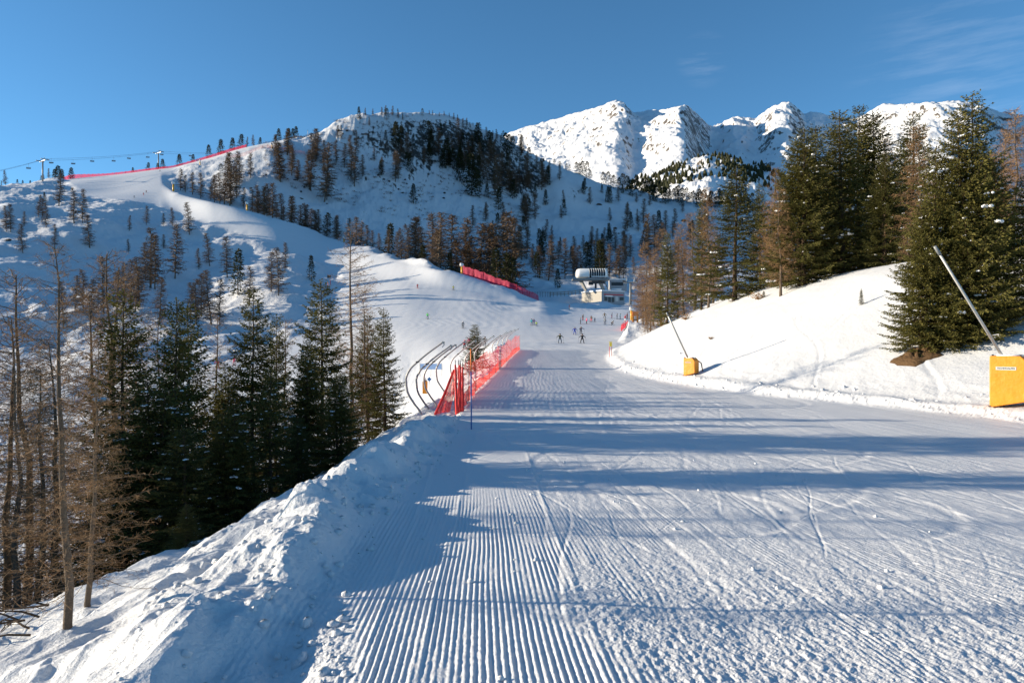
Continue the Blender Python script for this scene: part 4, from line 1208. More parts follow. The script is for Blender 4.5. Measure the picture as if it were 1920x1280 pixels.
# ------------------------------------------------------------------ materials of built things
def net_mat(name, color, cell, cover, haze_rgb=None):
    """woven net: strands over real holes, on a thin sheet"""
    m = bpy.data.materials.new(name); m.use_nodes = True
    nt = m.node_tree; N, L = nt.nodes, nt.links
    b = N["Principled BSDF"]; b.inputs["Base Color"].default_value = (*color, 1); b.inputs["Roughness"].default_value = .7
    tr = N.new("ShaderNodeBsdfTransparent"); ms = N.new("ShaderNodeMixShader")
    tl = N.new("ShaderNodeBsdfTranslucent"); tl.inputs["Color"].default_value = (*color, 1)
    m1 = N.new("ShaderNodeMixShader"); m1.inputs[0].default_value = .35
    L.new(b.outputs[0], m1.inputs[1]); L.new(tl.outputs[0], m1.inputs[2])
    tcn = N.new("ShaderNodeTexCoord"); sx = N.new("ShaderNodeSeparateXYZ"); L.new(tcn.outputs["UV"], sx.inputs[0])
    outs = []
    for ax in ("X", "Y"):
        d = N.new("ShaderNodeMath"); d.operation = 'DIVIDE'; d.inputs[1].default_value = cell; L.new(sx.outputs[ax], d.inputs[0])
        f = N.new("ShaderNodeMath"); f.operation = 'FRACT'; L.new(d.outputs[0], f.inputs[0])
        l = N.new("ShaderNodeMath"); l.operation = 'LESS_THAN'; l.inputs[1].default_value = cover; L.new(f.outputs[0], l.inputs[0])
        outs.append(l.outputs[0])
    mx_ = N.new("ShaderNodeMath"); mx_.operation = 'MAXIMUM'; L.new(outs[0], mx_.inputs[0]); L.new(outs[1], mx_.inputs[1])
    L.new(mx_.outputs[0], ms.inputs[0]); L.new(tr.outputs[0], ms.inputs[1]); L.new(m1.outputs[0], ms.inputs[2])
    L.new(ms.outputs[0], N["Material Output"].inputs["Surface"])
    return m

M_net = net_mat("red_net", (0.82, 0.07, 0.055), 0.06, 0.23)
M_netdense = net_mat("red_net_band", (0.85, 0.065, 0.035), 0.05, 0.50)
M_netroll = mat("rolled_red_net", (0.60, 0.03, 0.03), .8, noise_amt=.5, noise_scale=25, bump=.02, bump_scale=40)
M_netfar = net_mat("magenta_net", (0.62, 0.035, 0.10), 0.5, 0.48)
M_netup = net_mat("upper_red_net", (0.75, 0.04, 0.06), 0.5, 0.50)
M_netpale = net_mat("pale_pink_net", (0.75, 0.25, 0.22), 0.6, 0.16)
M_galv = mat("galvanised_steel", (0.40, 0.40, 0.38), .45, .35, noise_amt=.25, noise_scale=6)
M_steel = mat("grey_steel", (0.20, 0.21, 0.21), .5, .2, noise_amt=.2, noise_scale=3)
M_dark = mat("dark_metal", (0.035, 0.035, 0.04), .5)
M_pad = mat("yellow_padding", (0.66, 0.24, 0.008), .5, noise_amt=.14, noise_scale=4, bump=.05, bump_scale=3.5)
M_gun = mat("yellow_paint", (0.72, 0.36, 0.02), .4, noise_amt=.15, noise_scale=2)
M_orange = mat("orange_paint", (0.80, 0.20, 0.03), .45)
M_blue = mat("blue_pole_paint", (0.03, 0.13, 0.36), .4, noise_amt=.2, noise_scale=9)
M_bluesign = mat("blue_banner", (0.33, 0.48, 0.74), .6)
M_white = mat("white_paint", (0.80, 0.80, 0.78), .5, noise_amt=.06, noise_scale=.6)
M_plate = mat("label_plate", (0.50, 0.50, 0.48), .4)
M_ink = mat("black_lettering", (0.03, 0.03, 0.03), .5)
M_yellow = mat("yellow_flag", (0.80, 0.62, 0.06), .5)
M_redpost = mat("red_post", (0.55, 0.03, 0.03), .5)
M_conc = mat("pale_concrete", (0.36, 0.34, 0.30), .85, noise_amt=.12, noise_scale=.6, bump=.02, bump_scale=4)
M_facade = mat("grey_facade", (0.30, 0.31, 0.33), .7, noise_amt=.10, noise_scale=.7)
M_glass = mat("dark_glass", (0.02, 0.03, 0.04), .25, spec=.3)
M_wood = mat("weathered_wood", (0.22, 0.14, 0.075), .85, noise_amt=.3, noise_scale=2)
M_redsign = mat("red_sign", (0.45, 0.03, 0.04), .5)
M_earth = mat("bare_earth", (0.12, 0.072, 0.036), .95, spec=.1, noise_amt=.5, noise_scale=3.5, bump=.08, bump_scale=8)
M_snowcap = snow_mat("roof_snow", (0.80, 0.81, 0.83), ((3.0, .03),))

def uv_sheet(name, P, U, V, m, parent=None, smooth=True):
    """P (rows, cols, 3) sheet with metric uv"""
    R_, C_ = P.shape[:2]
    ii = np.arange(R_ * C_).reshape(R_, C_)
    q = np.stack([ii[:-1, :-1], ii[:-1, 1:], ii[1:, 1:], ii[1:, :-1]], -1).reshape(-1, 4)
    me = new_mesh(name, P.reshape(-1, 3), q, None, [m], None, smooth)
    uv = me.uv_layers.new(name="UVMap")
    li = np.zeros(len(me.loops), np.int32); me.loops.foreach_get("vertex_index", li)
    uvs = np.stack([U.reshape(-1)[li], V.reshape(-1)[li]], 1)
    uv.data.foreach_set("uv", uvs.astype(np.float32).ravel())
    return link(name, me, parent)

def net_strip(parent, foot, h0, h1, m, name, sag=.06, seed=1, wav=.04, rows=7, n=80):
    """net hung along the ground line foot (list of Vector) between heights h0(t) and h1(t)"""
    r = np.random.default_rng(seed)
    f = np.array([list(p) for p in foot]); s = np.concatenate([[0], np.cumsum(np.linalg.norm(np.diff(f[:, :2], axis=0), axis=1))])
    S = np.linspace(0, s[-1], n); L_ = np.stack([np.interp(S, s, f[:, i]) for i in range(3)], 1)
    ph = r.uniform(0, 6, 4)
    P = np.zeros((rows, n, 3)); U = np.zeros((rows, n)); V = np.zeros((rows, n))
    t = S / s[-1]
    a = np.array([h0(x) for x in t]); b = np.array([h1(x) for x in t])
    b = b - sag * np.abs(np.sin(S * math.pi / 4.0)) ** .5 * 0 + wav * np.sin(S * 1.7 + ph[0]) + wav * .6 * np.sin(S * 4.1 + ph[1])
    d = np.gradient(L_[:, :2], axis=0); nrm_ = np.stack([-d[:, 1], d[:, 0]], 1); nrm_ /= np.linalg.norm(nrm_, axis=1)[:, None]
    for k in range(rows):
        w = k / (rows - 1); z = a + (b - a) * w
        off = wav * 1.5 * np.sin(S * .9 + ph[2] + w * 2) * math.sin(math.pi * w) + wav * np.sin(S * 2.7 + ph[3]) * (1 - w)
        P[k, :, 0] = L_[:, 0] + nrm_[:, 0] * off; P[k, :, 1] = L_[:, 1] + nrm_[:, 1] * off; P[k, :, 2] = L_[:, 2] + z
        U[k] = S; V[k] = z
    return uv_sheet(name, P, U, V, m, parent)

def gw(x, y): return Vector((x, y, gxy(x, y)))

# ------------------------------------------------------------------ red safety net beside the run
NET = [(-2.05, 27.2), (-2.0, 32), (-1.85, 38), (-1.55, 46), (-1.1, 56), (-.55, 66), (.1, 77), (.75, 86), (1.02, 90)]
fence = empty("safety_net_fence", gw(*NET[0])); fz = fence.location.copy()
tag(fence, "long red safety net with dense orange-red lower band along the run's left edge", "net fence")
foot = [gw(x, y) - fz for x, y in NET]
net_strip(fence, foot, lambda t: .02, lambda t: .55 + .12 * math.sin(t * 17), M_netdense, "lower_band", seed=3, n=140)
net_strip(fence, foot, lambda t: .5, lambda t: 1.75 + .25 * t + .12 * math.sin(t * 31), M_net, "net", seed=4, n=160)
for i, y in enumerate([27.2, 31.5, 36, 41, 46.5, 52.5, 59, 66, 73.5, 81, 90]):
    x = float(np.interp(y, [p[1] for p in NET], [p[0] for p in NET])); b = gw(x, y) - fz
    m = MB(); m.tube([b + Vector((0, 0, -.3)), b + Vector((.03 * math.sin(i * 2), 0, 1.95 + .02 * (i % 3)))], .015, 6)
    m.build("post", M_dark, fence)
# slack end of the net leaning out over the crest
lean = empty("slack_net", gw(-2.55, 26.6)); lz = lean.location.copy()
tag(lean, "slack red net corner leaning outwards at the near end of the safety fence", "net fence")
T0 = gw(-2.35, 27.6) - lz + Vector((0, 0, 1.75)); T1 = gw(-2.05, 27.2) - lz + Vector((0, 0, 1.85))
B0 = gw(-2.95, 26.2) - lz + Vector((0, 0, .02)); B1 = gw(-2.42, 26.5) - lz + Vector((0, 0, .12))
n1, n2 = 14, 10
P = np.zeros((n1, n2, 3)); U = np.zeros((n1, n2)); V = np.zeros((n1, n2))
for i in range(n1):
    for j in range(n2):
        a, b = i / (n1 - 1), j / (n2 - 1)
        p = (B0 * (1 - b) + B1 * b) * (1 - a) + (T0 * (1 - b) + T1 * b) * a
        P[i, j] = np.array(p) + np.array([0.05 * math.sin(b * 9), .10 * math.sin(b * 12 + a * 3), 0]) * (1 - .4 * a); U[i, j] = b * 1.0; V[i, j] = a * 1.9
uv_sheet("net", P, U, V, M_netdense, lean)
m = MB(); m.tube([B0, B0 * .5 + T0 * .5 + Vector((.03, 0, 0)), T0], .05, 7); m.build("gathered_edge", M_netroll, lean)
m = MB(); m.tube([gw(-2.2, 26.5) - lz, gw(-2.35, 27.1) - lz + Vector((0, 0, 1.5))], .018, 6); m.build("prop_pole", M_dark, lean)
# bundle of poles with rolled net
bun = empty("rolled_net_bundle", gw(-2.08, 25.8)); tag(bun, "upright bundle of dark red poles with net rolled round them", "net bundle")
for i, (dx, dy, h, r) in enumerate([(0, 0, 1.98, .045), (.10, .35, 1.9, .04), (.17, .6, 1.82, .045), (.05, .2, 1.93, .03)]):
    g0 = gw(-2.08 + dx, 25.8 + dy) - bun.location
    pts = [g0 + Vector((.008 * math.sin(k * 2.2 + i) - .06 * (k / 8) * (i == 0), 0, -.1 + h * k / 8)) for k in range(9)]
    m = MB(); m.tube(pts, [r * (1.5 - .7 * k / 8) * (1 + .12 * math.sin(k * 3 + i)) for k in range(9)], 8); m.build("net_roll", M_netroll, bun, True)
    m = MB(); m.tube([g0 + Vector((-.06 * (i == 0), .0, h - .15)), g0 + Vector((-.07 * (i == 0), 0, h + .08))], .018, 6); m.build("pole_tip", M_dark, bun)

# ------------------------------------------------------------------ bent steel posts
def steel_arch():
    o = empty("steel_arch_post", (0, 0, 0))
    prof_ = [(0, -.4), (-.12, .12), (-.48, .62), (-.80, 1.2), (-.86, 1.75), (-.66, 2.25), (-.28, 2.62), (.2, 3.02), (.7, 3.38), (1.0, 3.60)]
    pp = np.array(prof_); t = np.arange(len(pp)); tq = np.linspace(0, len(pp) - 1, 40)
    xs = pchip(t, pp[:, 0], tq); zs = pchip(t, pp[:, 1], tq)
    m = MB(); m.tube(np.stack([xs, 0 * xs, zs], 1), np.linspace(.058, .045, 40), 10); m.build("pipe", M_galv, o, True)
    m = MB(); m.tube([(.98, 0, 3.59), (1.05, 0, 3.46), (.95, 0, 3.34)], .022, 6); m.box((1.01, 0, 3.56), (.10, .13, .10)); m.build("end_hook", M_galv, o)
    m = MB(); m.box((-.28, 0, 2.62), (.14, .15, .06)); m.build("clamp", M_dark, o)
    return o
def copy_tree(o, parent=None):
    c = o.copy(); COL.objects.link(c)
    if parent is not None: c.parent = parent
    for ch in list(o.children): copy_tree(ch, c)
    return c
arch0 = steel_arch()
AR = [(28.0, 1.60, .84), (30.2, 1.5, .84), (32.8, 1.55, .84), (35.6, 1.35, .82), (39.5, 1.1, .80), (46, .95, .80), (52, .9, .80), (59, .85, .80), (67, .8, .8), (74, .8, .8), (80, .75, .8), (85.5, .7, .8)]
AL = {0: "nearest bent steel post, its foot lowest on the snow crest", 1: "second bent steel post from the near end of the fence", 2: "third bent steel post, just before the yellow pad",
      3: "bent steel post standing between the yellow pad and the slack net", 4: "bent steel post seen through the net's near end", 11: "farthest bent steel post at the net's far end"}
for i, (y, off, s) in enumerate(AR):
    a = arch0 if i == 0 else copy_tree(arch0)
    x = float(np.interp(y, [p[1] for p in NET], [p[0] for p in NET])) - off
    a.location = gw(x, y); a.scale = (s, s, s); a.rotation_euler = (0, 0, -.12 + .04 * math.sin(i * 2.3))
    tag(a, AL.get(i, "bent grey steel post arching over the middle stretch of red net"), "steel post", "bent steel posts along the red net")

# yellow pad and blue banner beyond the arches
def prism_pad(name, w, d, h, cut=True):
    pass
o = empty("padded_hydrant", at(797, 44)); o.location.z = (640 - 729) / F * 44
tag(o, "small yellow padded box behind the bent steel posts", "padded box")
m = MB(); m.prism([(-.15, -.14), (.15, -.14), (.15, .14), (-.15, .14)], -.3, .50); m.build("pad", M_pad, o)
m = MB(); m.box((0, 0, .54), (.2, .2, .06)); m.tube([(0.05, 0, .56), (.05, 0, .72)], .03, 6); m.build("valve_top", M_dark, o)
o = empty("banner", at(808, 96)); o.location.z = (640 - 693) / F * 96
tag(o, "pale blue banner standing on the snow beyond the bent steel posts", "banner")
m = MB(); m.box((0, 0, .45), (3.0, .04, .8)); m.build("sheet", M_bluesign, o)
for sx_ in (-1.55, 0, 1.55):
    m = MB(); m.tube([(sx_, .03, -1.0), (sx_, .03, 1.0)], .03, 6); m.build("post", M_dark, o)
o = empty("small_blue_sign", at(805, 62)); o.location.z = (640 - 716) / F * 62
tag(o, "tiny dark blue diamond sign past the bent steel posts", "sign")
m = MB(); m.box((0, 0, .25), (.3, .03, .3), M=Matrix.Rotation(math.radians(45), 4, 'Y')); m.build("plate", M_blue, o)
m = MB(); m.tube([(0, .03, -.8), (0, .03, .25)], .02, 6); m.build("post", M_dark, o)

# ------------------------------------------------------------------ blue and orange pole
D = 20.0; b = at(884, D)
o = empty("marker_pole", b); tag(o, "slim blue piste pole with orange top at the edge of the corduroy", "marker pole")
H = (640 - 654) / F * D - b.z
m = MB(); m.tube([(0, 0, -.3), (-.012, 0, H * .72)], .020, 10); m.build("blue_shaft", M_blue, o, True)
m = MB(); m.tube([(-.012, 0, H * .72), (-.02, 0, H)], .0205, 10); m.build("orange_top", M_orange, o, True)
# yellow topped marker on the right edge
D = 70.0; b = at(1145, D); b.z = (640 - 668) / F * D
o = empty("marker_post", b); tag(o, "thin pink-red post with a yellow flag on the run's right edge", "marker post")
m = MB(); m.tube([(-.12, 0, -.3), (-.12, 0, 1.0)], .03, 6); m.build("post", M_redpost, o)
m = MB(); m.tube([(.10, 0, -.3), (.10, 0, 1.0)], .03, 6); m.build("post", M_redpost, o)
m = MB(); m.box((0, 0, 1.22), (.26, .05, .40)); m.prism([(-.17, -.03), (.17, -.03), (.17, .03), (-.17, .03)], 1.45, 1.52); m.build("flag", M_yellow, o)

# ------------------------------------------------------------------ snow lances in yellow padded boxes
def lance(px, py_foot, D, top, w_px, tip, label, text_h):
    D = D_at(px, py_foot, 14, 80)
    X = (px - 960) / F * D; zf = (640 - py_foot) / F * D
    g = ground(px, D)
    o = empty("snow_lance", (X, D, zf)); tag(o, label, "snow lance", "yellow boxed snow lances")
    k = D / F
    H = (py_foot - top) * k; W = w_px * k
    face = math.atan2(-X, D)                    # box turned to face the run
    o.rotation_euler = (0, 0, -0.80 if D < 30 else -.75)
    dp = W * .75
    # front outline in x-z with the upper right corner cut and a slanting foot
    ol = [(-W / 2, -.02), (W / 2, .22 * W), (W / 2, H - .22 * W), (W / 2 - .20 * W, H), (-W / 2, H)]
    m = MB(); A = Matrix(((1, 0, 0, 0), (0, 0, -1, 0), (0, 1, 0, 0), (0, 0, 0, 1)))
    m.prism(ol, -dp / 2, dp / 2, A)
    b_ = m.mesh("pad", [M_pad])
    pad = link("pad", b_, o)
    bv = pad.modifiers.new("bevel", 'BEVEL'); bv.width = .035; bv.segments = 3; bv.limit_method = 'ANGLE'
    m = MB(); m.box((-.02, 0, H + .02), (W * .62, dp * .8, .05)); m.build("snow_cap", M_snowcap, o, True)
    m = MB()
    for sx_ in (-1, 1): m.box((sx_ * W * .49, -dp / 2 + .005, -.01 + (.23 * W if sx_ > 0 else .03)), (.06, .05, .05))
    for sx_ in (-.42, .3): m.box((sx_ * W, -dp * .42, H + .03), (.05, .1, .05))
    m.build("strap", M_dark, o)
    m = MB(); m.box((-W * .07, -dp / 2 - .006, H * .76), (W * .52, .012, H * .062)); plate = m.build("label_plate", M_plate, o)
    cu = bpy.data.curves.new("lettering", 'FONT'); cu.body = "TECHNOALPIN"; cu.size = H * .05; cu.align_x = 'CENTER'; cu.align_y = 'CENTER'; cu.extrude = .0015; cu.offset = .0022
    tmp = bpy.data.objects.new("lettering", cu); COL.objects.link(tmp)
    dg = bpy.context.evaluated_depsgraph_get(); me = bpy.data.meshes.new_from_object(tmp.evaluated_get(dg))
    bpy.data.objects.remove(tmp)
    co = np.zeros(len(me.vertices) * 3, np.float32); me.vertices.foreach_get("co", co); co = co.reshape(-1, 3)
    wmax = co[:, 0].max() - co[:, 0].min(); sc_ = min(1, W * .46 / wmax)
    v = np.stack([co[:, 0] * sc_ - W * .07, -dp / 2 - .014 - co[:, 2], co[:, 1] * sc_ + H * .76], 1).astype(np.float32)
    me.vertices.foreach_set("co", v.ravel()); me.materials.clear(); me.materials.append(M_ink); me.update()
    lt_ = link("lettering", me, plate)
    # lance tube from the box lid up to its tip
    R_ = Matrix.Rotation(-o.rotation_euler[2], 3, 'Z')
    tipw = R_ @ (pt(tip[0], tip[1], D - .25 * (tip[2])) - o.location)
    foot_ = Vector((-.12 * W, 0, H - .25))
    m = MB(); m.tube([foot_, foot_.lerp(tipw, .93)], [.052, .040] if D < 30 else [.055, .05], 12); m.build("lance_tube", M_galv, o, True)
    m = MB(); m.tube([foot_.lerp(tipw, .93), foot_.lerp(tipw, .95), tipw], [.046, .055, .055] if D < 30 else [.055] * 3, 12); m.build("nozzle_head", M_steel, o, True)
    m = MB(); m.tube([(W * .3, dp * .55, .9 * H), (W * .62, dp * .7, .7 * H), (W * .72, dp * .8, .2 * H), (W * 1.0, dp * 1.2, .35 * W)], .035, 7); m.build("hose", M_dark, o, True)
    return o
lance(1896, 763, 21.5, 667, 60, (1753, 462, 4), "large snow lance with yellow padded box at the right edge of the view", .05)
lance(1296, 704, 49.0, 671, 23, (1250, 586, 4), "small distant snow lance with yellow box on the bank", .05)

# bare earth under the big spruce
r_ = np.random.default_rng(5)
m = MB(); n1, n2 = 20, 26
cy = D_at(1722, 652, 18, 95) - .9; cx = (1722 - 960) / F * cy
th = np.linspace(0, 6.283, n2, endpoint=False); vv = []
rad = 1 + .22 * np.sin(th * 2 + 1) + .12 * np.sin(th * 5) + .08 * np.sin(th * 9 + 2)
for i in range(n1):
    f = i / (n1 - 1)
    for j in range(n2):
        x = cx + 1.05 * f * rad[j] * math.cos(th[j]); y = cy + 1.0 * f * rad[j] * math.sin(th[j])
        vv.append((x, y, gxy(x, y) + .20 * (1 - f ** 3) + .10 * r_.normal() * (1 - f) - .03 * f))
ii = np.arange(n1 * n2).reshape(n1, n2)
q = [[ii[i, j], ii[i + 1, j], ii[i + 1, (j + 1) % n2], ii[i, (j + 1) % n2]] for i in range(n1 - 1) for j in range(n2)]
m.add(vv, q); o = m.build("earth_patch", M_earth, None, True); tag(o, kind="structure")
# dry shrub tufts on the bank
for i, (px, py, D, s) in enumerate([(1286, 604, 74, .9), (1240, 612, 92, 1.5), (1422, 566, 60, .8), (1333, 672, 50, .25), (1880, 648, 24, .3)]):
    m = MB(); n = 60
    P = np.zeros((n, 3)); E = np.stack([r_.normal(0, .45, n), r_.normal(0, .45, n), r_.uniform(.2, .9, n)], 1) * s
    v, q = ribbons(P, E, .02 * s, .008, r_); m.add(v, q)
    v, q = diamonds(E * r_.uniform(.5, 1, (n, 1)), unit(r_.normal(size=(n, 3))), np.full(n, .2 * s), np.full(n, .05 * s), r_); m.add(v, q)
    o = m.build("dry_shrub", M_twig, None, False, at(px, D))
    tag(o, ["dry brown tuft below the crest of the right bank", "dark shrub at the foot of the slim pointed spruce", "dry shrub under the pale-trunked larch on the bank",
            "tiny dry tuft near the small snow lance", "tiny dry twig beside the big snow lance"][i], "shrub")

# ------------------------------------------------------------------ fan snow guns on yellow columns along the upper run
def snow_gun():
    o = empty("snow_gun", (0, 0, 0))
    m = MB(); m.tube([(0, 0, -.8), (0, 0, 3.6)], .62, 14); m.build("column", M_gun, o, True)
    m = MB(); m.box((0, 0, 3.75), (.9, .9, .5)); m.build("turntable", M_dark, o)
    A = math.radians(12)
    m = MB(); m.tube([(-.9, 0, 4.45), (-.85, 0, 4.45), (.7, 0, 4.7), (.95, 0, 4.74)], [.55, .72, .82, .86], 16); m.build("fan_housing", M_white, o, True)
    m = MB(); m.tube([(.93, 0, 4.738), (1.0, 0, 4.75)], [.87, .80], 16); m.build("nozzle_ring", M_dark, o)
    return o
gun0 = snow_gun()
GUN = [(866, 517, 496, "snow gun on a yellow column at the upper end of the magenta net"), (645, 460, 443, "snow gun on a yellow column at the run's edge above the slim larch"),
       (463, 396, 378, "snow gun on a yellow column halfway along the run's far edge"), (325, 356, 340, "snow gun on a yellow column inside the run's sharp bend"),
       (375, 320, 307, "snow gun on a yellow column above the sharp bend"), (510, 283, 270, "snow gun half hidden by larches high on the upper run")]
for i, (px, pf, ptop, lb) in enumerate(GUN):
    g_ = gun0 if i == 0 else copy_tree(gun0)
    k = 4 if i < 4 else 7
    D = float(np.interp(px, f_px, f_D[:, k])) + (1 if i < 4 else -4)
    b = at(px, D); g_.location = b
    H = max(5.0, (640 - ptop) / F * D - b.z); s = H / 5.5
    g_.scale = (s * .8, s * .8, s); g_.rotation_euler = (0, 0, 2.6 + .4 * i)
    tag(g_, lb, "snow gun", "yellow snow guns along the upper run")

# ------------------------------------------------------------------ far nets
def far_net(name, line, h0, h1, m, label, n=70, post_every=0):
    f0 = line[0]; o = empty(name, f0); tag(o, label, "net fence")
    net_strip(o, [p - f0 for p in line], h0, h1, m, "net", seed=len(line), wav=.15, n=n)
    if post_every:
        f = np.array([list(p) for p in line]); s = np.concatenate([[0], np.cumsum(np.linalg.norm(np.diff(f, axis=0), axis=1))])
        for S in np.arange(0, s[-1], post_every):
            p = Vector([np.interp(S, s, f[:, i]) for i in range(3)]) - f0
            mm = MB(); mm.tube([p + Vector((0, 0, -.3)), p + Vector((0, 0, h1(S / s[-1]) + .3))], .07, 5); mm.build("post", M_redpost, o)
    return o
edge = [(868, 0), (885, 0), (905, 0), (930, 0), (955, 0), (975, 0), (995, 0), (1010, 0)]
line = []
for i, (px, _) in enumerate(edge):
    D = float(np.interp(px, f_px, f_D[:, 4])) - 1.5
    line.append(at(px, D))
far_net("safety_net_fence", line, lambda t: 0.0, lambda t: 3.6 - 1.4 * t * t, M_netfar, "magenta-red safety net on the far edge of the run near the lift station", 90, 5.5)
line = [at(px, float(np.interp(px, f_px, f_D[:, 8])) - 3) for px in np.linspace(119, 462, 30)]
far_net("safety_net_fence", line, lambda t: 0.0, lambda t: 3.9 - 2.0 * sstep(0, .25, np.array(t)) + .8 * sstep(.6, .9, np.array(t)), M_netup, "red safety net along the skyline edge of the upper run", 160, 9.0)
line = [at(px, float(np.interp(px, f_px, f_D[:, 7])) - 2) for px in np.linspace(432, 572, 16)]
far_net("safety_net_fence", line, lambda t: 0.0, lambda t: 3.0, M_netpale, "pale pink net along the lower edge of the upper run", 80, 10.0)
line = [pt(1177, 600, 192), pt(1171, 606, 185), pt(1167, 611, 178), pt(1165, 616, 172)]
line = [Vector((p.x, p.y, gxy(p.x, p.y))) for p in line]
far_net("safety_net_fence", line, lambda t: .1, lambda t: 1.5, M_netup, "short red net at the right edge of the run near the waiting skiers", 30, 5.0)

# ------------------------------------------------------------------ chair lift
def lift_tower(H, w=7.0):
    o = empty("lift_tower", (0, 0, 0))
    m = MB(); m.tube([(0, 0, -1.5), (0, 0, H)], [.62, .42], 14); m.build("mast", M_steel, o, True)
    m = MB(); m.box((0, 0, H + .1), (w, .55, .5)); m.build("crossarm", M_steel, o)
    for sx_ in (-1, 1):
        m = MB()
        m.box((sx_ * w * .46, 0, H + .5), (.25, 5.5, .35))
        for k in range(6): m.tube([(sx_ * w * .46 - .18, -2.5 + k, H + .78), (sx_ * w * .46 + .18, -2.5 + k, H + .78)], .3, 10)
        m.build("sheave_train", M_dark, o)
        m = MB(); m.tube([(sx_ * w * .26, 0, H + .3), (sx_ * w * .30, 0, H + 2.2)], .13, 6); m.tube([(sx_ * w * .20, 0, H + 2.2), (sx_ * w * .42, 0, H + 2.3)], .11, 6); m.build("work_frame", M_steel, o)
    m = MB(); m.tube([(.55, 0, 1), (.55, 0, H - .5)], .05, 5); m.tube([(.75, .3, 1), (.75, .3, H - .5)], .05, 5)
    for z in np.arange(1.5, H - 1, .8): m.tube([(.55, 0, z), (.75, .3, z)], .04, 4)
    m.build("ladder", M_steel, o)
    return o
# the line: up-going and down-going ropes through both ridge towers
T = []
for px, top, D, lb in [(80, 302, 535, "left lift tower on the snow knob at the end of the upper run"), (297, 287, 655, "right lift tower behind the upper run's red net")]:
    b = at(px, D); H = (640 - top) / F * D - b.z
    t_ = lift_tower(H, 10.5); t_.location = b; t_.rotation_euler = (0, 0, -.62)
    tag(t_, lb, "lift tower", "lift towers on the left ridge"); T.append((b, H))
def rope_pts(side):
    out = []
    for (px, py, D) in [(-160, 348, 420), (80, 302, 535), (297, 287, 655), (425, 287, 760), (520, 300, 900)]:
        p = pt(px, py, D); p += Vector((math.cos(-.62), math.sin(-.62), 0)) * (4.83 * side); p.z += .8 + .25
        out.append(p)
    return out
def rope_at(P, D, sag=1.6):
    ys = [p.y for p in P]
    i = int(np.clip(np.searchsorted(ys, D) - 1, 0, len(P) - 2)); t = (D - ys[i]) / (ys[i + 1] - ys[i])
    p = P[i].lerp(P[i + 1], t); p.z -= sag * 4 * t * (1 - t) * (1.0 if i else 1.4)
    return p
ropes = []
for side, lb in ((-1, "outer haul rope of the chairlift strung across the sky"), (1, "inner haul rope of the chairlift strung across the sky")):
    P = rope_pts(side); ropes.append(P)
    pts = [rope_at(P, d) for d in np.linspace(P[0].y + .1, P[-1].y - .1, 60)]
    m = MB(); m.tube(pts, .075, 5); o = m.build("lift_rope", M_dark); tag(o, lb, "lift rope")
def chair():
    o = empty("lift_chair", (0, 0, 0))
    m = MB(); m.box((0, 0, .05), (.25, .7, .25)); m.build("grip", M_dark, o)
    m = MB(); m.tube([(0, 0, 0), (0, .05, -1.6), (0, .15, -2.6)], .06, 6); m.build("hanger", M_steel, o)
    m = MB(); m.box((0, .1, -2.65), (3.4, .12, .12))
    for sx_ in (-1.65, 1.65): m.tube([(sx_, .1, -2.6), (sx_, .25, -3.3), (sx_, -.1, -4.0), (sx_, -.5, -4.05)], .06, 6)
    m.build("side_frame", M_steel, o)
    m = MB(); m.box((0, -.2, -4.0), (3.3, .62, .16)); m.build("seat", M_dark, o)
    m = MB(); m.box((0, .22, -3.5), (3.3, .12, .85)); m.build("backrest", M_dark, o)
    m = MB(); m.tube([(-1.5, -.62, -3.35), (1.5, -.62, -3.35)], .05, 6); m.tube([(0, -.62, -3.35), (0, -.7, -4.5)], .04, 6); m.tube([(-1.4, -.75, -4.5), (1.4, -.75, -4.5)], .04, 6); m.build("safety_bar", M_steel, o)
    return o
ch0 = chair()
CH = [(53, 0), (96, 1), (137, 0), (173, 1), (213, 0), (242, 1), (277, 0), (303, 1), (336, 0), (357, 1)]
CL = ["leftmost chair on the lift rope, left of the left tower", "chair just right of the left lift tower, before the dark spruces", "second chair right of the left lift tower", "third chair right of the left tower, alone in open sky",
      "middle chair of the row between the two towers", "chair left of the middle of the right half of the rope", "chair nearest left of the right lift tower", "chair just right of the right lift tower",
      "second chair beyond the right lift tower", "last small chair beyond the right lift tower"]
for i, (px, sd_) in enumerate(CH):
    P = ropes[sd_]
    ds = np.linspace(P[0].y + 1, P[-1].y - 1, 900)
    best = min(ds, key=lambda d: abs(960 + F * rope_at(P, d).x / d - px))
    c = ch0 if i == 0 else copy_tree(ch0)
    c.location = rope_at(P, best); c.rotation_euler = (0, 0, .35 + .05 * math.sin(i * 3)); c.scale = (.9, .9, .9)
    tag(c, CL[i], "lift chair", "chairs hanging on the lift rope")
# tower by the lift station
b = at(1182, 318); b.z = (640 - 570) / F * 318
t_ = lift_tower((640 - 530) / F * 318 - b.z, 6.4); t_.location = b; t_.rotation_euler = (0, 0, -.35)
tag(t_, "lift tower with ladder standing in front of the lift station", "lift tower")

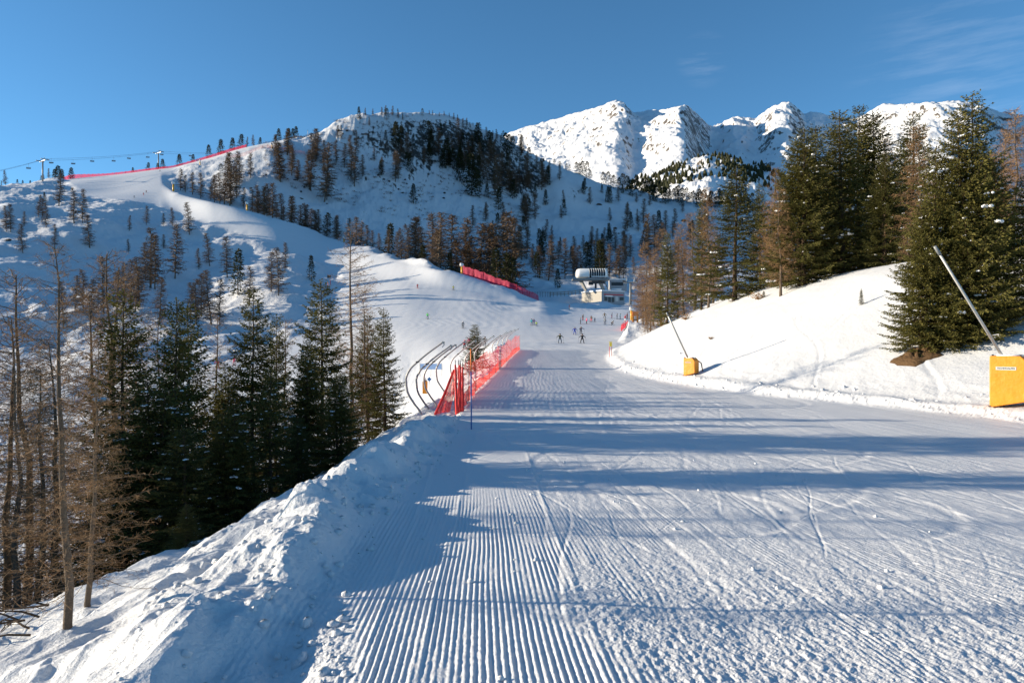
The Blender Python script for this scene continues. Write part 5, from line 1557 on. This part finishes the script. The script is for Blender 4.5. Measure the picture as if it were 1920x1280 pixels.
# ------------------------------------------------------------------ lift station
D0 = 332.0
def S(px, py, d=0.0): return pt(px, py, D0 + d)
st = empty("lift_station", S(1110, 565)); s0 = st.location.copy()
tag(st, "lift station with white drum roof and glazed right half on slanting legs", "lift station")
def L3(px, py, d=0.0): return S(px, py, d) - s0
k = D0 / F
xl, xr = L3(1080, 0).x, L3(1138, 0).x
zb, zt = L3(0, 523).z, L3(0, 503.5).z
rad = (zt - zb) * .62
def drum_ring(x, f=1.0, n=18):
    """D-shaped section: flat bottom, round top"""
    a = np.linspace(-.18 * math.pi, 1.18 * math.pi, n)
    return np.stack([np.full(n, x), np.cos(a) * rad * 1.05 * f, zb + (zt - zb) * .42 + np.sin(a) * (zt - zb) * .58 * f], 1)
def drum(mb, xs, fs, close0=False, close1=False):
    rs = [drum_ring(x, f) for x, f in zip(xs, fs)]; n = len(rs[0])
    v = np.concatenate(rs); q = [[i * n + j, i * n + (j + 1) % n, (i + 1) * n + (j + 1) % n, (i + 1) * n + j] for i in range(len(rs) - 1) for j in range(n)]
    mb.add(v, q)
    for c, r__ in ((close0, rs[0]), (close1, rs[-1])):
        if c: mb.add(np.concatenate([r__, r__.mean(0)[None]]), None, [[i, (i + 1) % n, n] for i in range(n)])
Lx = xr - xl
m = MB(); drum(m, [xl, xl + .02 * Lx, xl + .06 * Lx, xl + .12 * Lx, xl + .40 * Lx], [.55, .78, .92, 1, 1], True); m.build("drum_shell", M_white, st, True)
m = MB(); drum(m, [xl + .40 * Lx, xl + .92 * Lx], [.965, .965]); m.build("drum_glazing", M_glass, st, True)
m = MB(); drum(m, [xl + .92 * Lx, xl + .96 * Lx, xr], [1, .93, .72], False, True); m.build("drum_end", M_white, st, True)
for i in range(8):
    x = xl + (.41 + .073 * i) * Lx
    m = MB(); ring = drum_ring(x + .05 * 0, 1.0); m.tube(ring, .10, 5); m.build("drum_rib", M_white, st)
m = MB(); m.box(((xl + xr) / 2 + .25 * Lx, -.2, zb + (zt - zb) * .93), (.52 * Lx, 2.2, .35)); m.box(((xl + xr) / 2 + .25 * Lx, -rad * .99, zb + .9), (.54 * Lx, .3, .4)); m.build("roof_ridge", M_white, st)
m = MB(); m.box(((xl + xr) / 2 - .6, 0, zb - .45), (Lx + 2.6, rad * 2.25, .7)); m.build("platform", M_steel, st)
m = MB(); m.tube([((xl + xr) / 2 - .1 * Lx, 0, zt - .1), ((xl + xr) / 2 - .1 * Lx, 0, zt + 1.1)], .07, 5); m.build("antenna", M_dark, st)
for (a, b_) in ((1089, 1099), (1124, 1132)):
    p0 = L3(b_, 545, 0); p1 = L3(a, 526, 0)
    m = MB(); m.tube([p0, p1], [.75, .95], 4); m.build("leg", M_conc, st)
m = MB(); p0 = L3(1141, 544, -1.5); p1 = L3(1133, 527, -1.5)
for oy in (-.5, .5): m.tube([p0 + Vector((0, oy, 0)), p1 + Vector((0, oy, 0))], .14, 5)
for i in range(9): q0 = p0.lerp(p1, i / 8); m.tube([q0 + Vector((0, -.5, 0)), q0 + Vector((0, .5, 0))], .09, 4)
m.build("stair", M_steel, st)
m = MB(); m.tube([L3(1117, 541, 0), L3(1117, 532, 0)], .5, 8); m.box(tuple(L3(1108, 531, 0)), (2.2, 1.8, 1.6)); m.box(tuple(L3(1122, 529.5, 0)), (6.5, 3.0, 1.0)); m.build("drive_machinery", M_dark, st)
# base building, corner towards the run
base = empty("station_building", S(1128, 565, -4)); bz = base.location.copy()
tag(base, "low grey lift building with pale concrete side and snow on its roof", "building")
def B3(px, py, d=0.0): return S(px, py, d) - bz
C0 = B3(1128, 566, -4); CLf = B3(1091, 560, 8); CR = B3(1171, 567, 2)
def wallq(mb, a, b_, z0, z1, th=.3):
    d = (b_ - a); d.z = 0; L_ = d.length; d.normalize(); n_ = Vector((-d.y, d.x, 0))
    vs = [a, b_, b_ + n_ * th, a + n_ * th]
    mb.prism([(p.x, p.y) for p in vs], z0, z1)
zr = B3(1128, 547.5).z
m = MB(); wallq(m, CLf, C0, -3, zr); w1 = m.build("concrete_wall", M_conc, base)
m = MB(); wallq(m, C0, CR, -3, zr + .2); w2 = m.build("front_wall", M_facade, base)
dirR = (CR - C0).normalized(); nR = Vector((-dirR.y, dirR.x, 0)) * -1
if nR.y > 0: nR = -nR
def panel(par, name, t0, t1, z0, z1, m_, th=.06):
    a = C0 + dirR * ((CR - C0).length * t0); b_ = C0 + dirR * ((CR - C0).length * t1)
    mm = MB(); vs = [a + nR * th, b_ + nR * th, b_ + nR * .005, a + nR * .005]; mm.prism([(p.x, p.y) for p in vs], z0, z1); return mm.build(name, m_, par)
panel(base, "door", .28, .40, -.2, 2.2, M_glass); panel(base, "door", .43, .55, -.2, 2.2, M_glass)
panel(base, "window", .60, .72, .3, 2.6, M_plate); panel(base, "window", .78, .96, .8, 2.4, M_glass); panel(base, "window", .12, .25, .4, 2.4, M_glass)
panel(base, "red_fascia", .10, .95, 3.1, 3.7, M_redsign, .12); panel(base, "sign_board", .15, .45, 2.4, 3.0, M_white, .5)
m = MB(); BK = CR + CLf - C0
m.prism([(p.x, p.y) for p in (CLf + Vector((-.4, -.3, 0)), C0 + Vector((0, -.5, 0)), CR + Vector((.4, -.3, 0)), BK)], zr + .2, zr + .75)
m.build("roof", M_snowcap, base)
# control cabin on top at the right
cab = empty("control_cabin", S(1158, 545, 4)); cz = cab.location.copy(); tag(cab, "pale control cabin with dark window band on the lift building's roof", "cabin")
m = MB(); m.box((0, 0, (553 - 545) * 0 + 2.4), (8.2, 6, 5.4)); m.build("wall", M_facade, cab)
m = MB(); m.box((-.6, -3.04, 3.1), (5.8, .08, 1.6)); m.build("window", M_glass, cab)
m = MB(); m.box((0, 0, 5.3), (8.8, 6.6, .45)); m.build("roof", M_snowcap, cab)
m = MB(); m.box((-1.5, -3.6, .4), (5.5, 1.2, .7)); m.build("ledge_snow", M_snowcap, cab, True)
# timber rail left of the station
rail = empty("timber_rail", pt(1031, 549, 318)); rz_ = rail.location.copy(); tag(rail, "low timber railing running up to the lift station from the left", "railing")
ln_ = [(1031, 548.5, 318), (1050, 548, 320), (1075, 546, 322), (1093, 543, 325)]
for dz in (0, -.9):
    m = MB(); m.tube([pt(*p) - rz_ + Vector((0, 0, dz)) for p in ln_], .14, 5); m.build("rail", M_wood, rail)
for px in np.linspace(1031, 1093, 10):
    p = Vector([np.interp(px, [q_[0] for q_ in ln_], [pt(*q_)[i] for q_ in ln_]) for i in range(3)]) - rz_
    m = MB(); m.box((p.x, p.y, p.z - .9), (.18, .18, 2.2)); m.build("post", M_wood, rail)
far_line = [pt(px, 549, 330) for px in (960, 985, 1010, 1032)]
fr2 = empty("post_fence", far_line[0]); tag(fr2, "dark thin post fence in the shade beyond the magenta net", "fence")
for i in range(16):
    p = far_line[0].lerp(far_line[-1], i / 15) - far_line[0]
    m = MB(); m.tube([p + Vector((0, 0, -2)), p + Vector((0, 0, .6))], .09, 5); m.build("post", M_dark, fr2)
m = MB(); m.tube([Vector((0, 0, .2)), far_line[-1] - far_line[0] + Vector((0, 0, .2))], .07, 5); m.build("rail", M_dark, fr2)
# yellow padded frame and gun at the run's right edge
D = 190.0; b = pt(1191, 606, D)
o = empty("padded_gate", b); tag(o, "yellow padded frame on two legs at the right edge near the waiting skiers", "padded frame")
for sx_ in (-.62, .62):
    m = MB(); m.prism([(sx_ - .24, -.25), (sx_ + .24, -.25), (sx_ + .24, .25), (sx_ - .24, .25)], -1.2, 2.0); m.build("leg", M_pad, o)
m = MB(); m.prism([(-.86, -.3), (.86, -.3), (.86, .3), (-.86, .3)], 2.0, 3.25); m.box((0, -.02, 2.6), (1.2, .64, .5)); m.build("top_pad", M_orange, o)
m = MB(); m.prism([(-.5, -.26), (.5, -.26), (.5, .26), (-.5, .26)], .75, 1.1); m.build("crossbar", M_dark, o)
b = pt(1184, 597, D + 8)
o = copy_tree(gun0); o.location = b; o.scale = (.55, .55, .62); o.rotation_euler = (0, 0, 2.4)
tag(o, "yellow and white snow gun behind the padded frame by the skiers", "snow gun", None); o.pop("group", None)
# sign and stakes at the lower edge of the run
D = D_at(617, 527, 150, 500); b = at(617, D)
o = empty("notice_board", b); tag(o, "small dark board on a post at the left edge of the run", "sign")
m = MB(); m.box((0, 0, 1.6), (1.6, .1, 1.2)); m.build("board", M_dark, o)
m = MB(); m.tube([(0, .1, -.5), (0, .1, 1.4)], .07, 5); m.build("post", M_wood, o)
for i, (px, py) in enumerate([(615, 538), (619.5, 537)]):
    D = D_at(px, py, 150, 500)
    m = MB(); m.tube([(0, 0, -.4), (0, 0, 1.75)], .13, 6); m.tube([(0, 0, 1.75), (0, 0, 1.85)], [.13, .05], 6); o = m.build("red_stake", M_redpost, None, False, at(px, D))
    tag(o, "short red stake below the small dark board, one of a pair", "stake", "pair of red stakes below the board")
D = float(np.interp(558, f_px, f_D[:, 8])) - 4
m = MB(); m.tube([(0, 0, -1), (0, 0, 6.5)], .18, 6); m.box((0, 0, 6.2), (.8, .3, .6)); o = m.build("mast", M_steel, None, False, at(577, float(np.interp(577, f_px, f_D[:, 8])) - 4)); tag(o, "thin pale mast at the top end of the upper run", "mast")
# ------------------------------------------------------------------ skiers
SKIN = mat("skin", (0.50, 0.30, 0.21), .55)
def cloth(name, c): return mat(name, c, .75, noise_amt=.18, noise_scale=6, bump=.01, bump_scale=12)
CM = {k: cloth(k + "_cloth", v) for k, v in dict(black=(.018, .018, .022), olive=(.075, .08, .04), blue=(.02, .06, .42), teal=(.01, .30, .36), purple=(.20, .07, .26), lime=(.42, .55, .03), red=(.58, .02, .03), pink=(.70, .06, .16),
      darkred=(.22, .015, .02), mustard=(.25, .16, .02), grey=(.20, .21, .22), slate=(.08, .12, .17), green=(.05, .55, .08), yellow=(.70, .60, .05), white=(.7, .7, .7), brown=(.12, .07, .035), navy=(.02, .03, .08)).items()}

def person_mesh(name, J, E, R_, jacket_lo, jacket_hi):
    """one continuous body grown over a joint skeleton"""
    keys = list(J); me = bpy.data.meshes.new(name)
    me.from_pydata([J[k] for k in keys], [(keys.index(a), keys.index(b)) for a, b in E], [])
    o = bpy.data.objects.new(name, me); COL.objects.link(o)
    o.modifiers.new("skin", 'SKIN'); sub = o.modifiers.new("sub", 'SUBSURF'); sub.levels = 1; sub.render_levels = 1
    lay = me.skin_vertices[0].data
    for i, k in enumerate(keys):
        r = R_[k]; lay[i].radius = r if isinstance(r, tuple) else (r, r); lay[i].use_root = (k == 'pelvis')
    dg = bpy.context.evaluated_depsgraph_get()
    out = bpy.data.meshes.new_from_object(o.evaluated_get(dg)); out.name = name
    bpy.data.objects.remove(o); bpy.data.meshes.remove(me)
    for mm in (SKIN, CM["black"], CM["navy"], M_dark): out.materials.append(mm)
    hand = [Vector(J[k]) for k in J if k.startswith('hand')]
    for p in out.polygons:
        c = p.center; p.use_smooth = True
        if any((c - h).length < .075 for h in hand): p.material_index = 3          # gloves
        elif c.z < .20 * jacket_hi / 1.5 and c.z < .24: p.material_index = 3       # boots
        elif c.z > jacket_hi: p.material_index = 0
        elif c.z > jacket_lo or (abs(c.x) > .26 and c.z > jacket_lo - .25): p.material_index = 1
        else: p.material_index = 2
    return out

def skeleton(stance=.16, lean=.10, crouch=.06, armL=(.36, -.10, .98), armR=(-.36, -.10, .98)):
    h = 1.0 - crouch
    J = dict(pelvis=(0, .02, .92 * h), waist=(0, -.02 - lean * .3, 1.08 * h), chest=(0, -.03 - lean * .8, 1.30 * h), neck=(0, -.05 - lean, 1.47 * h), head=(0, -.08 - lean * 1.1, 1.62 * h), crown=(0, -.07 - lean * 1.1, 1.72 * h))
    E = [('pelvis', 'waist'), ('waist', 'chest'), ('chest', 'neck'), ('neck', 'head'), ('head', 'crown')]
    R_ = dict(pelvis=(.155, .12), waist=(.15, .115), chest=(.18, .13), neck=.065, head=.10, crown=.07)
    for s, n in ((1, 'L'), (-1, 'R')):
        J['hip' + n] = (s * .10, .02, .86 * h); J['knee' + n] = (s * stance * .9, -.07 - crouch * 1.2, .48 * h); J['ankle' + n] = (s * stance, .03, .11); J['toe' + n] = (s * stance, -.13, .07)
        E += [('pelvis', 'hip' + n), ('hip' + n, 'knee' + n), ('knee' + n, 'ankle' + n), ('ankle' + n, 'toe' + n)]
        R_.update({'hip' + n: .105, 'knee' + n: .078, 'ankle' + n: .075, 'toe' + n: .055})
        a = armL if s > 0 else armR
        sh = Vector((s * .21, -.04 - lean * .9, 1.40 * h)); hd = Vector(a); hd.z *= h
        el_ = sh.lerp(hd, .5) + Vector((s * .07, .07, -.02))
        J['sh' + n] = tuple(sh); J['el' + n] = tuple(el_); J['wr' + n] = tuple(el_.lerp(hd, .85)); J['hand' + n] = tuple(hd)
        E += [('chest', 'sh' + n), ('sh' + n, 'el' + n), ('el' + n, 'wr' + n), ('wr' + n, 'hand' + n)]
        R_.update({'sh' + n: .085, 'el' + n: .062, 'wr' + n: .048, 'hand' + n: .052})
    return J, E, R_
POSES = {}
def pose(name, **k):
    J, E, R_ = skeleton(**k)
    h = 1.0 - k.get('crouch', .06)
    POSES[name] = (person_mesh("body", J, E, R_, .86 * h, 1.485 * h), J)
pose("stand", crouch=.01, lean=.04, armL=(.34, -.12, .86), armR=(-.34, -.12, .86))
pose("glide", crouch=.10, lean=.14, armL=(.42, -.30, 1.02), armR=(-.42, -.30, 1.02))
pose("wide", crouch=.05, lean=.08, stance=.24, armL=(.55, -.10, 1.0), armR=(-.55, -.10, 1.0))
pose("reach", crouch=.06, lean=.10, stance=.18, armL=(.68, -.10, 1.16), armR=(-.36, -.18, .95))
pose("bend", crouch=.34, lean=.42, stance=.20, armL=(.25, -.62, .55), armR=(-.25, -.62, .55))

M_ski = mat("ski_base", (.06, .06, .07), .35); M_skir = mat("red_ski", (.45, .03, .03), .35); M_vis = mat("goggle_lens", (.05, .04, .03), .1)
def ski_mesh():
    m = MB(); ys = np.linspace(.85, -.95, 16)
    z = .012 + np.where(ys < -.72, (ys + .72) ** 2 * 2.6, 0) + np.where(ys > .78, (ys - .78) ** 2 * 2, 0)
    w = .052 + .012 * (ys / .9) ** 2; w[-1] = .02; w[-2] = .045
    v = []
    for y, zz, ww in zip(ys, z, w): v += [(-ww, y, zz), (ww, y, zz), (ww, y, zz + .02), (-ww, y, zz + .02)]
    q = [[i * 4 + j, i * 4 + (j + 1) % 4, i * 4 + 4 + (j + 1) % 4, i * 4 + 4 + j] for i in range(15) for j in range(4)] + [[0, 3, 2, 1], [60, 61, 62, 63]]
    m.add(v, q); m.box((0, .02, .055), (.06, .28, .05))
    return m.mesh("ski", [M_ski])
SKI = ski_mesh()
def helmet_mesh():
    m = MB(); nu, nv = 14, 8
    th = np.linspace(0, math.pi * .62, nv); ph = np.arange(nu) * 2 * math.pi / nu
    v = np.array([[.128 * math.sin(a) * math.cos(b), .142 * math.sin(a) * math.sin(b), .135 * math.cos(a)] for a in th for b in ph])
    m.add(v, [[i * nu + j, (i + 1) * nu + j, (i + 1) * nu + (j + 1) % nu, i * nu + (j + 1) % nu] for i in range(nv - 1) for j in range(nu)])
    return m.mesh("helmet", [CM["black"]], True)
HELM = helmet_mesh()
def goggle_mesh():
    m = MB(); a = np.linspace(math.radians(205), math.radians(335), 9)
    v = []
    for r in (.108, .132):
        for z in (-.035, .035):
            v += [(math.cos(t) * r, math.sin(t) * r * 1.08, z) for t in a]
    n = 9; q = []
    for i in range(n - 1): q += [[2 * n + i, 2 * n + i + 1, 3 * n + i + 1, 3 * n + i], [n + i, n + i + 1, 3 * n + i + 1, 3 * n + i], [i, i + 1, 2 * n + i + 1, 2 * n + i]]
    m.add(v, q); return m.mesh("goggles", [M_vis], True)
GOG = goggle_mesh()
def set_slots(o, d):
    for i, mm in d.items():
        o.material_slots[i].link = 'OBJECT'; o.material_slots[i].material = mm

def skier(px, py, jacket, trousers, label, pose_="stand", rot=0.0, H=1.75, helmet="black", poles=True, skis=True, pack=None, dmin=100, dmax=560, D=None):
    if D is None: D = D_at(px, py, dmin, dmax)
    b = at(px, D)
    o = empty("person", b, rot); tag(o, label, "person", "skiers on the snow"); s = H / 1.75; o.scale = (s * 1.14, s * 1.14, s)
    me, J = POSES[pose_]
    bd_ = link("body", me, o, (0, 0, .05)); set_slots(bd_, {1: CM[jacket], 2: CM[trousers]})
    hc = (Vector(J['head']) + Vector((0, -.005, .10)))
    he = link("helmet", HELM, o, hc); set_slots(he, {0: CM[helmet]})
    go = link("goggles", GOG, o, hc + Vector((0, -.012, -.03)))
    if skis:
        for n, sx_ in (('L', 1), ('R', -1)):
            k = link("ski", SKI, o, (J['ankle' + n][0], -.05, 0)); k.rotation_euler = (0, 0, .06 * sx_ if pose_ != "wide" else .2 * sx_)
            if jacket in ("red", "pink"): set_slots(k, {0: M_skir}) 
    if poles:
        for n, sx_ in (('L', 1), ('R', -1)):
            hd = Vector(J['hand' + n]) + Vector((0, 0, .05))
            tipz = Vector((hd.x + .10 * sx_, hd.y + (.45 if pose_ in ("glide", "bend") else .08), .03))
            m = MB(); m.tube([hd + (hd - tipz).normalized() * .10, hd, tipz], [.014, .014, .008], 6)
            t_ = tipz.lerp(hd, .07); m.tube([t_, t_ + Vector((0, 0, .015))], [.045, .03], 8); m.build("ski_pole", M_dark, o)
    if pack:
        m = MB(); m.prism([(-.16, .0), (.16, .0), (.13, .17), (-.13, .17)], 1.02, 1.42); pk = m.build("backpack", CM[pack], o)
        pk.location = (0, .06, .03)
    return o

skier(1049.8, 643.5, "olive", "slate", "skier in olive jacket gliding towards the camera with arms out", "wide", 0.1)
skier(1091.7, 643.5, "black", "black", "skier all in black, the larger of the two nearest skiers", "wide", -0.1)
skier(1077.5, 627.5, "blue", "blue", "skier in bright blue suit, arms spread", "wide", .2)
skier(1089.2, 626.2, "navy", "black", "dark skier reaching one arm out beside the blue-suited one", "reach", .1, helmet="olive")
skier(996.7, 610.6, "teal", "slate", "skier in teal jacket at the left of a small group of three", "stand", 2.9)
skier(1001.2, 609.8, "purple", "grey", "skier in purple jacket between teal and yellow-green figures", "stand", 3.3, H=1.6)
skier(1005.9, 612.0, "lime", "olive", "child in yellow-green jacket next to the purple skier", "glide", 3.0, H=1.25)
skier(1092.6, 600.6, "black", "darkred", "black-clad skier at the back of the middle group", "stand", 2.0)
skier(1088.1, 608.2, "slate", "black", "dark skier at the left front of the middle group", "stand", 1.4)
skier(1099.6, 607.2, "pink", "black", "skier in pink-red jacket in the middle group", "stand", 1.8, H=1.65, helmet="red")
skier(1108.8, 603.9, "brown", "red", "skier in dark top and red trousers", "stand", -.5, helmet="darkred")
skier(1115.0, 603.5, "grey", "slate", "small grey child right of the red-trousered skier", "stand", .4, H=1.25)
skier(1133.7, 597.1, "mustard", "black", "skier in mustard jacket and black trousers, hands at the hips", "wide", 3.1, pack="black")
skier(1146.9, 597.0, "navy", "pink", "skier in black top and pink trousers", "stand", 1.2, H=1.65)
skier(1156.6, 599.2, "black", "slate", "thin dark skier left of the teal one near the red net", "stand", 1.3)
skier(1162.6, 599.2, "teal", "slate", "skier in teal jacket at the end of the waiting row", "stand", 1.5)
skier(1171.8, 603.0, "red", "white", "instructor in red and white beside the short red net", "stand", .8, H=1.85, helmet="red")
skier(1175.6, 598.4, "darkred", "black", "dark red skier behind the red and white instructor", "stand", 1.0, H=1.8)
skier(1134.2, 608.6, "grey", "navy", "grey skier right of the middle group, facing away", "stand", 2.8)
skier(1146.0, 609.6, "brown", "black", "skier bending down over the snow right of the grey skier", "bend", 1.5, poles=False)
skier(1067.0, 580.3, "darkred", "black", "lone dark red skier on the slope left below the lift station", "reach", 1.3)
skier(782.5, 541.6, "red", "darkred", "red skier high on the run, left of the yellow-jacketed one", "glide", .6)
skier(849.9, 545.8, "yellow", "mustard", "skier in bright yellow jacket high on the run", "glide", .1)
skier(802.0, 598.2, "green", "slate", "skier in bright green jacket alone on the wide run", "reach", -.3, helmet="green")
skier(867.8, 616.0, "grey", "black", "skier in black and pale grey above the red net", "stand", .5, helmet="white")
skier(251.5, 372.6, "slate", "black", "dark skier lowest of the three on the upper run", "glide", .5, dmin=380, dmax=640)
skier(269.2, 366.8, "red", "red", "red skier in the middle of the three on the upper run", "glide", .4, dmin=380, dmax=640)
skier(274.3, 361.6, "darkred", "black", "uppermost of the three skiers on the upper run's curve", "wide", .6, dmin=380, dmax=640)
skier(300.0, 322.8, "black", "slate", "tiny dark skier below the right lift tower", "glide", .4, dmin=480, dmax=660)
skier(408.0, 692.0, "red", "red", "red skier seen through the trees on the lower run", "wide", .3, dmin=110, dmax=260)
skier(439.0, 684.0, "pink", "red", "red skier half hidden by spruce tips on the lower run", "glide", .3, dmin=110, dmax=260)
skier(870.5, 655.0, "red", "black", "skier with red helmet passing behind the red net, left one", "glide", .4, helmet="red", dmin=98, dmax=200)
skier(878.5, 650.0, "pink", "black", "skier with pink helmet passing behind the red net, right one", "glide", .5, helmet="pink", dmin=98, dmax=200)
skier(909.0, 650.0, "black", "black", "dark skier behind the net right of the small spruce", "stand", .4, dmin=98, dmax=200)
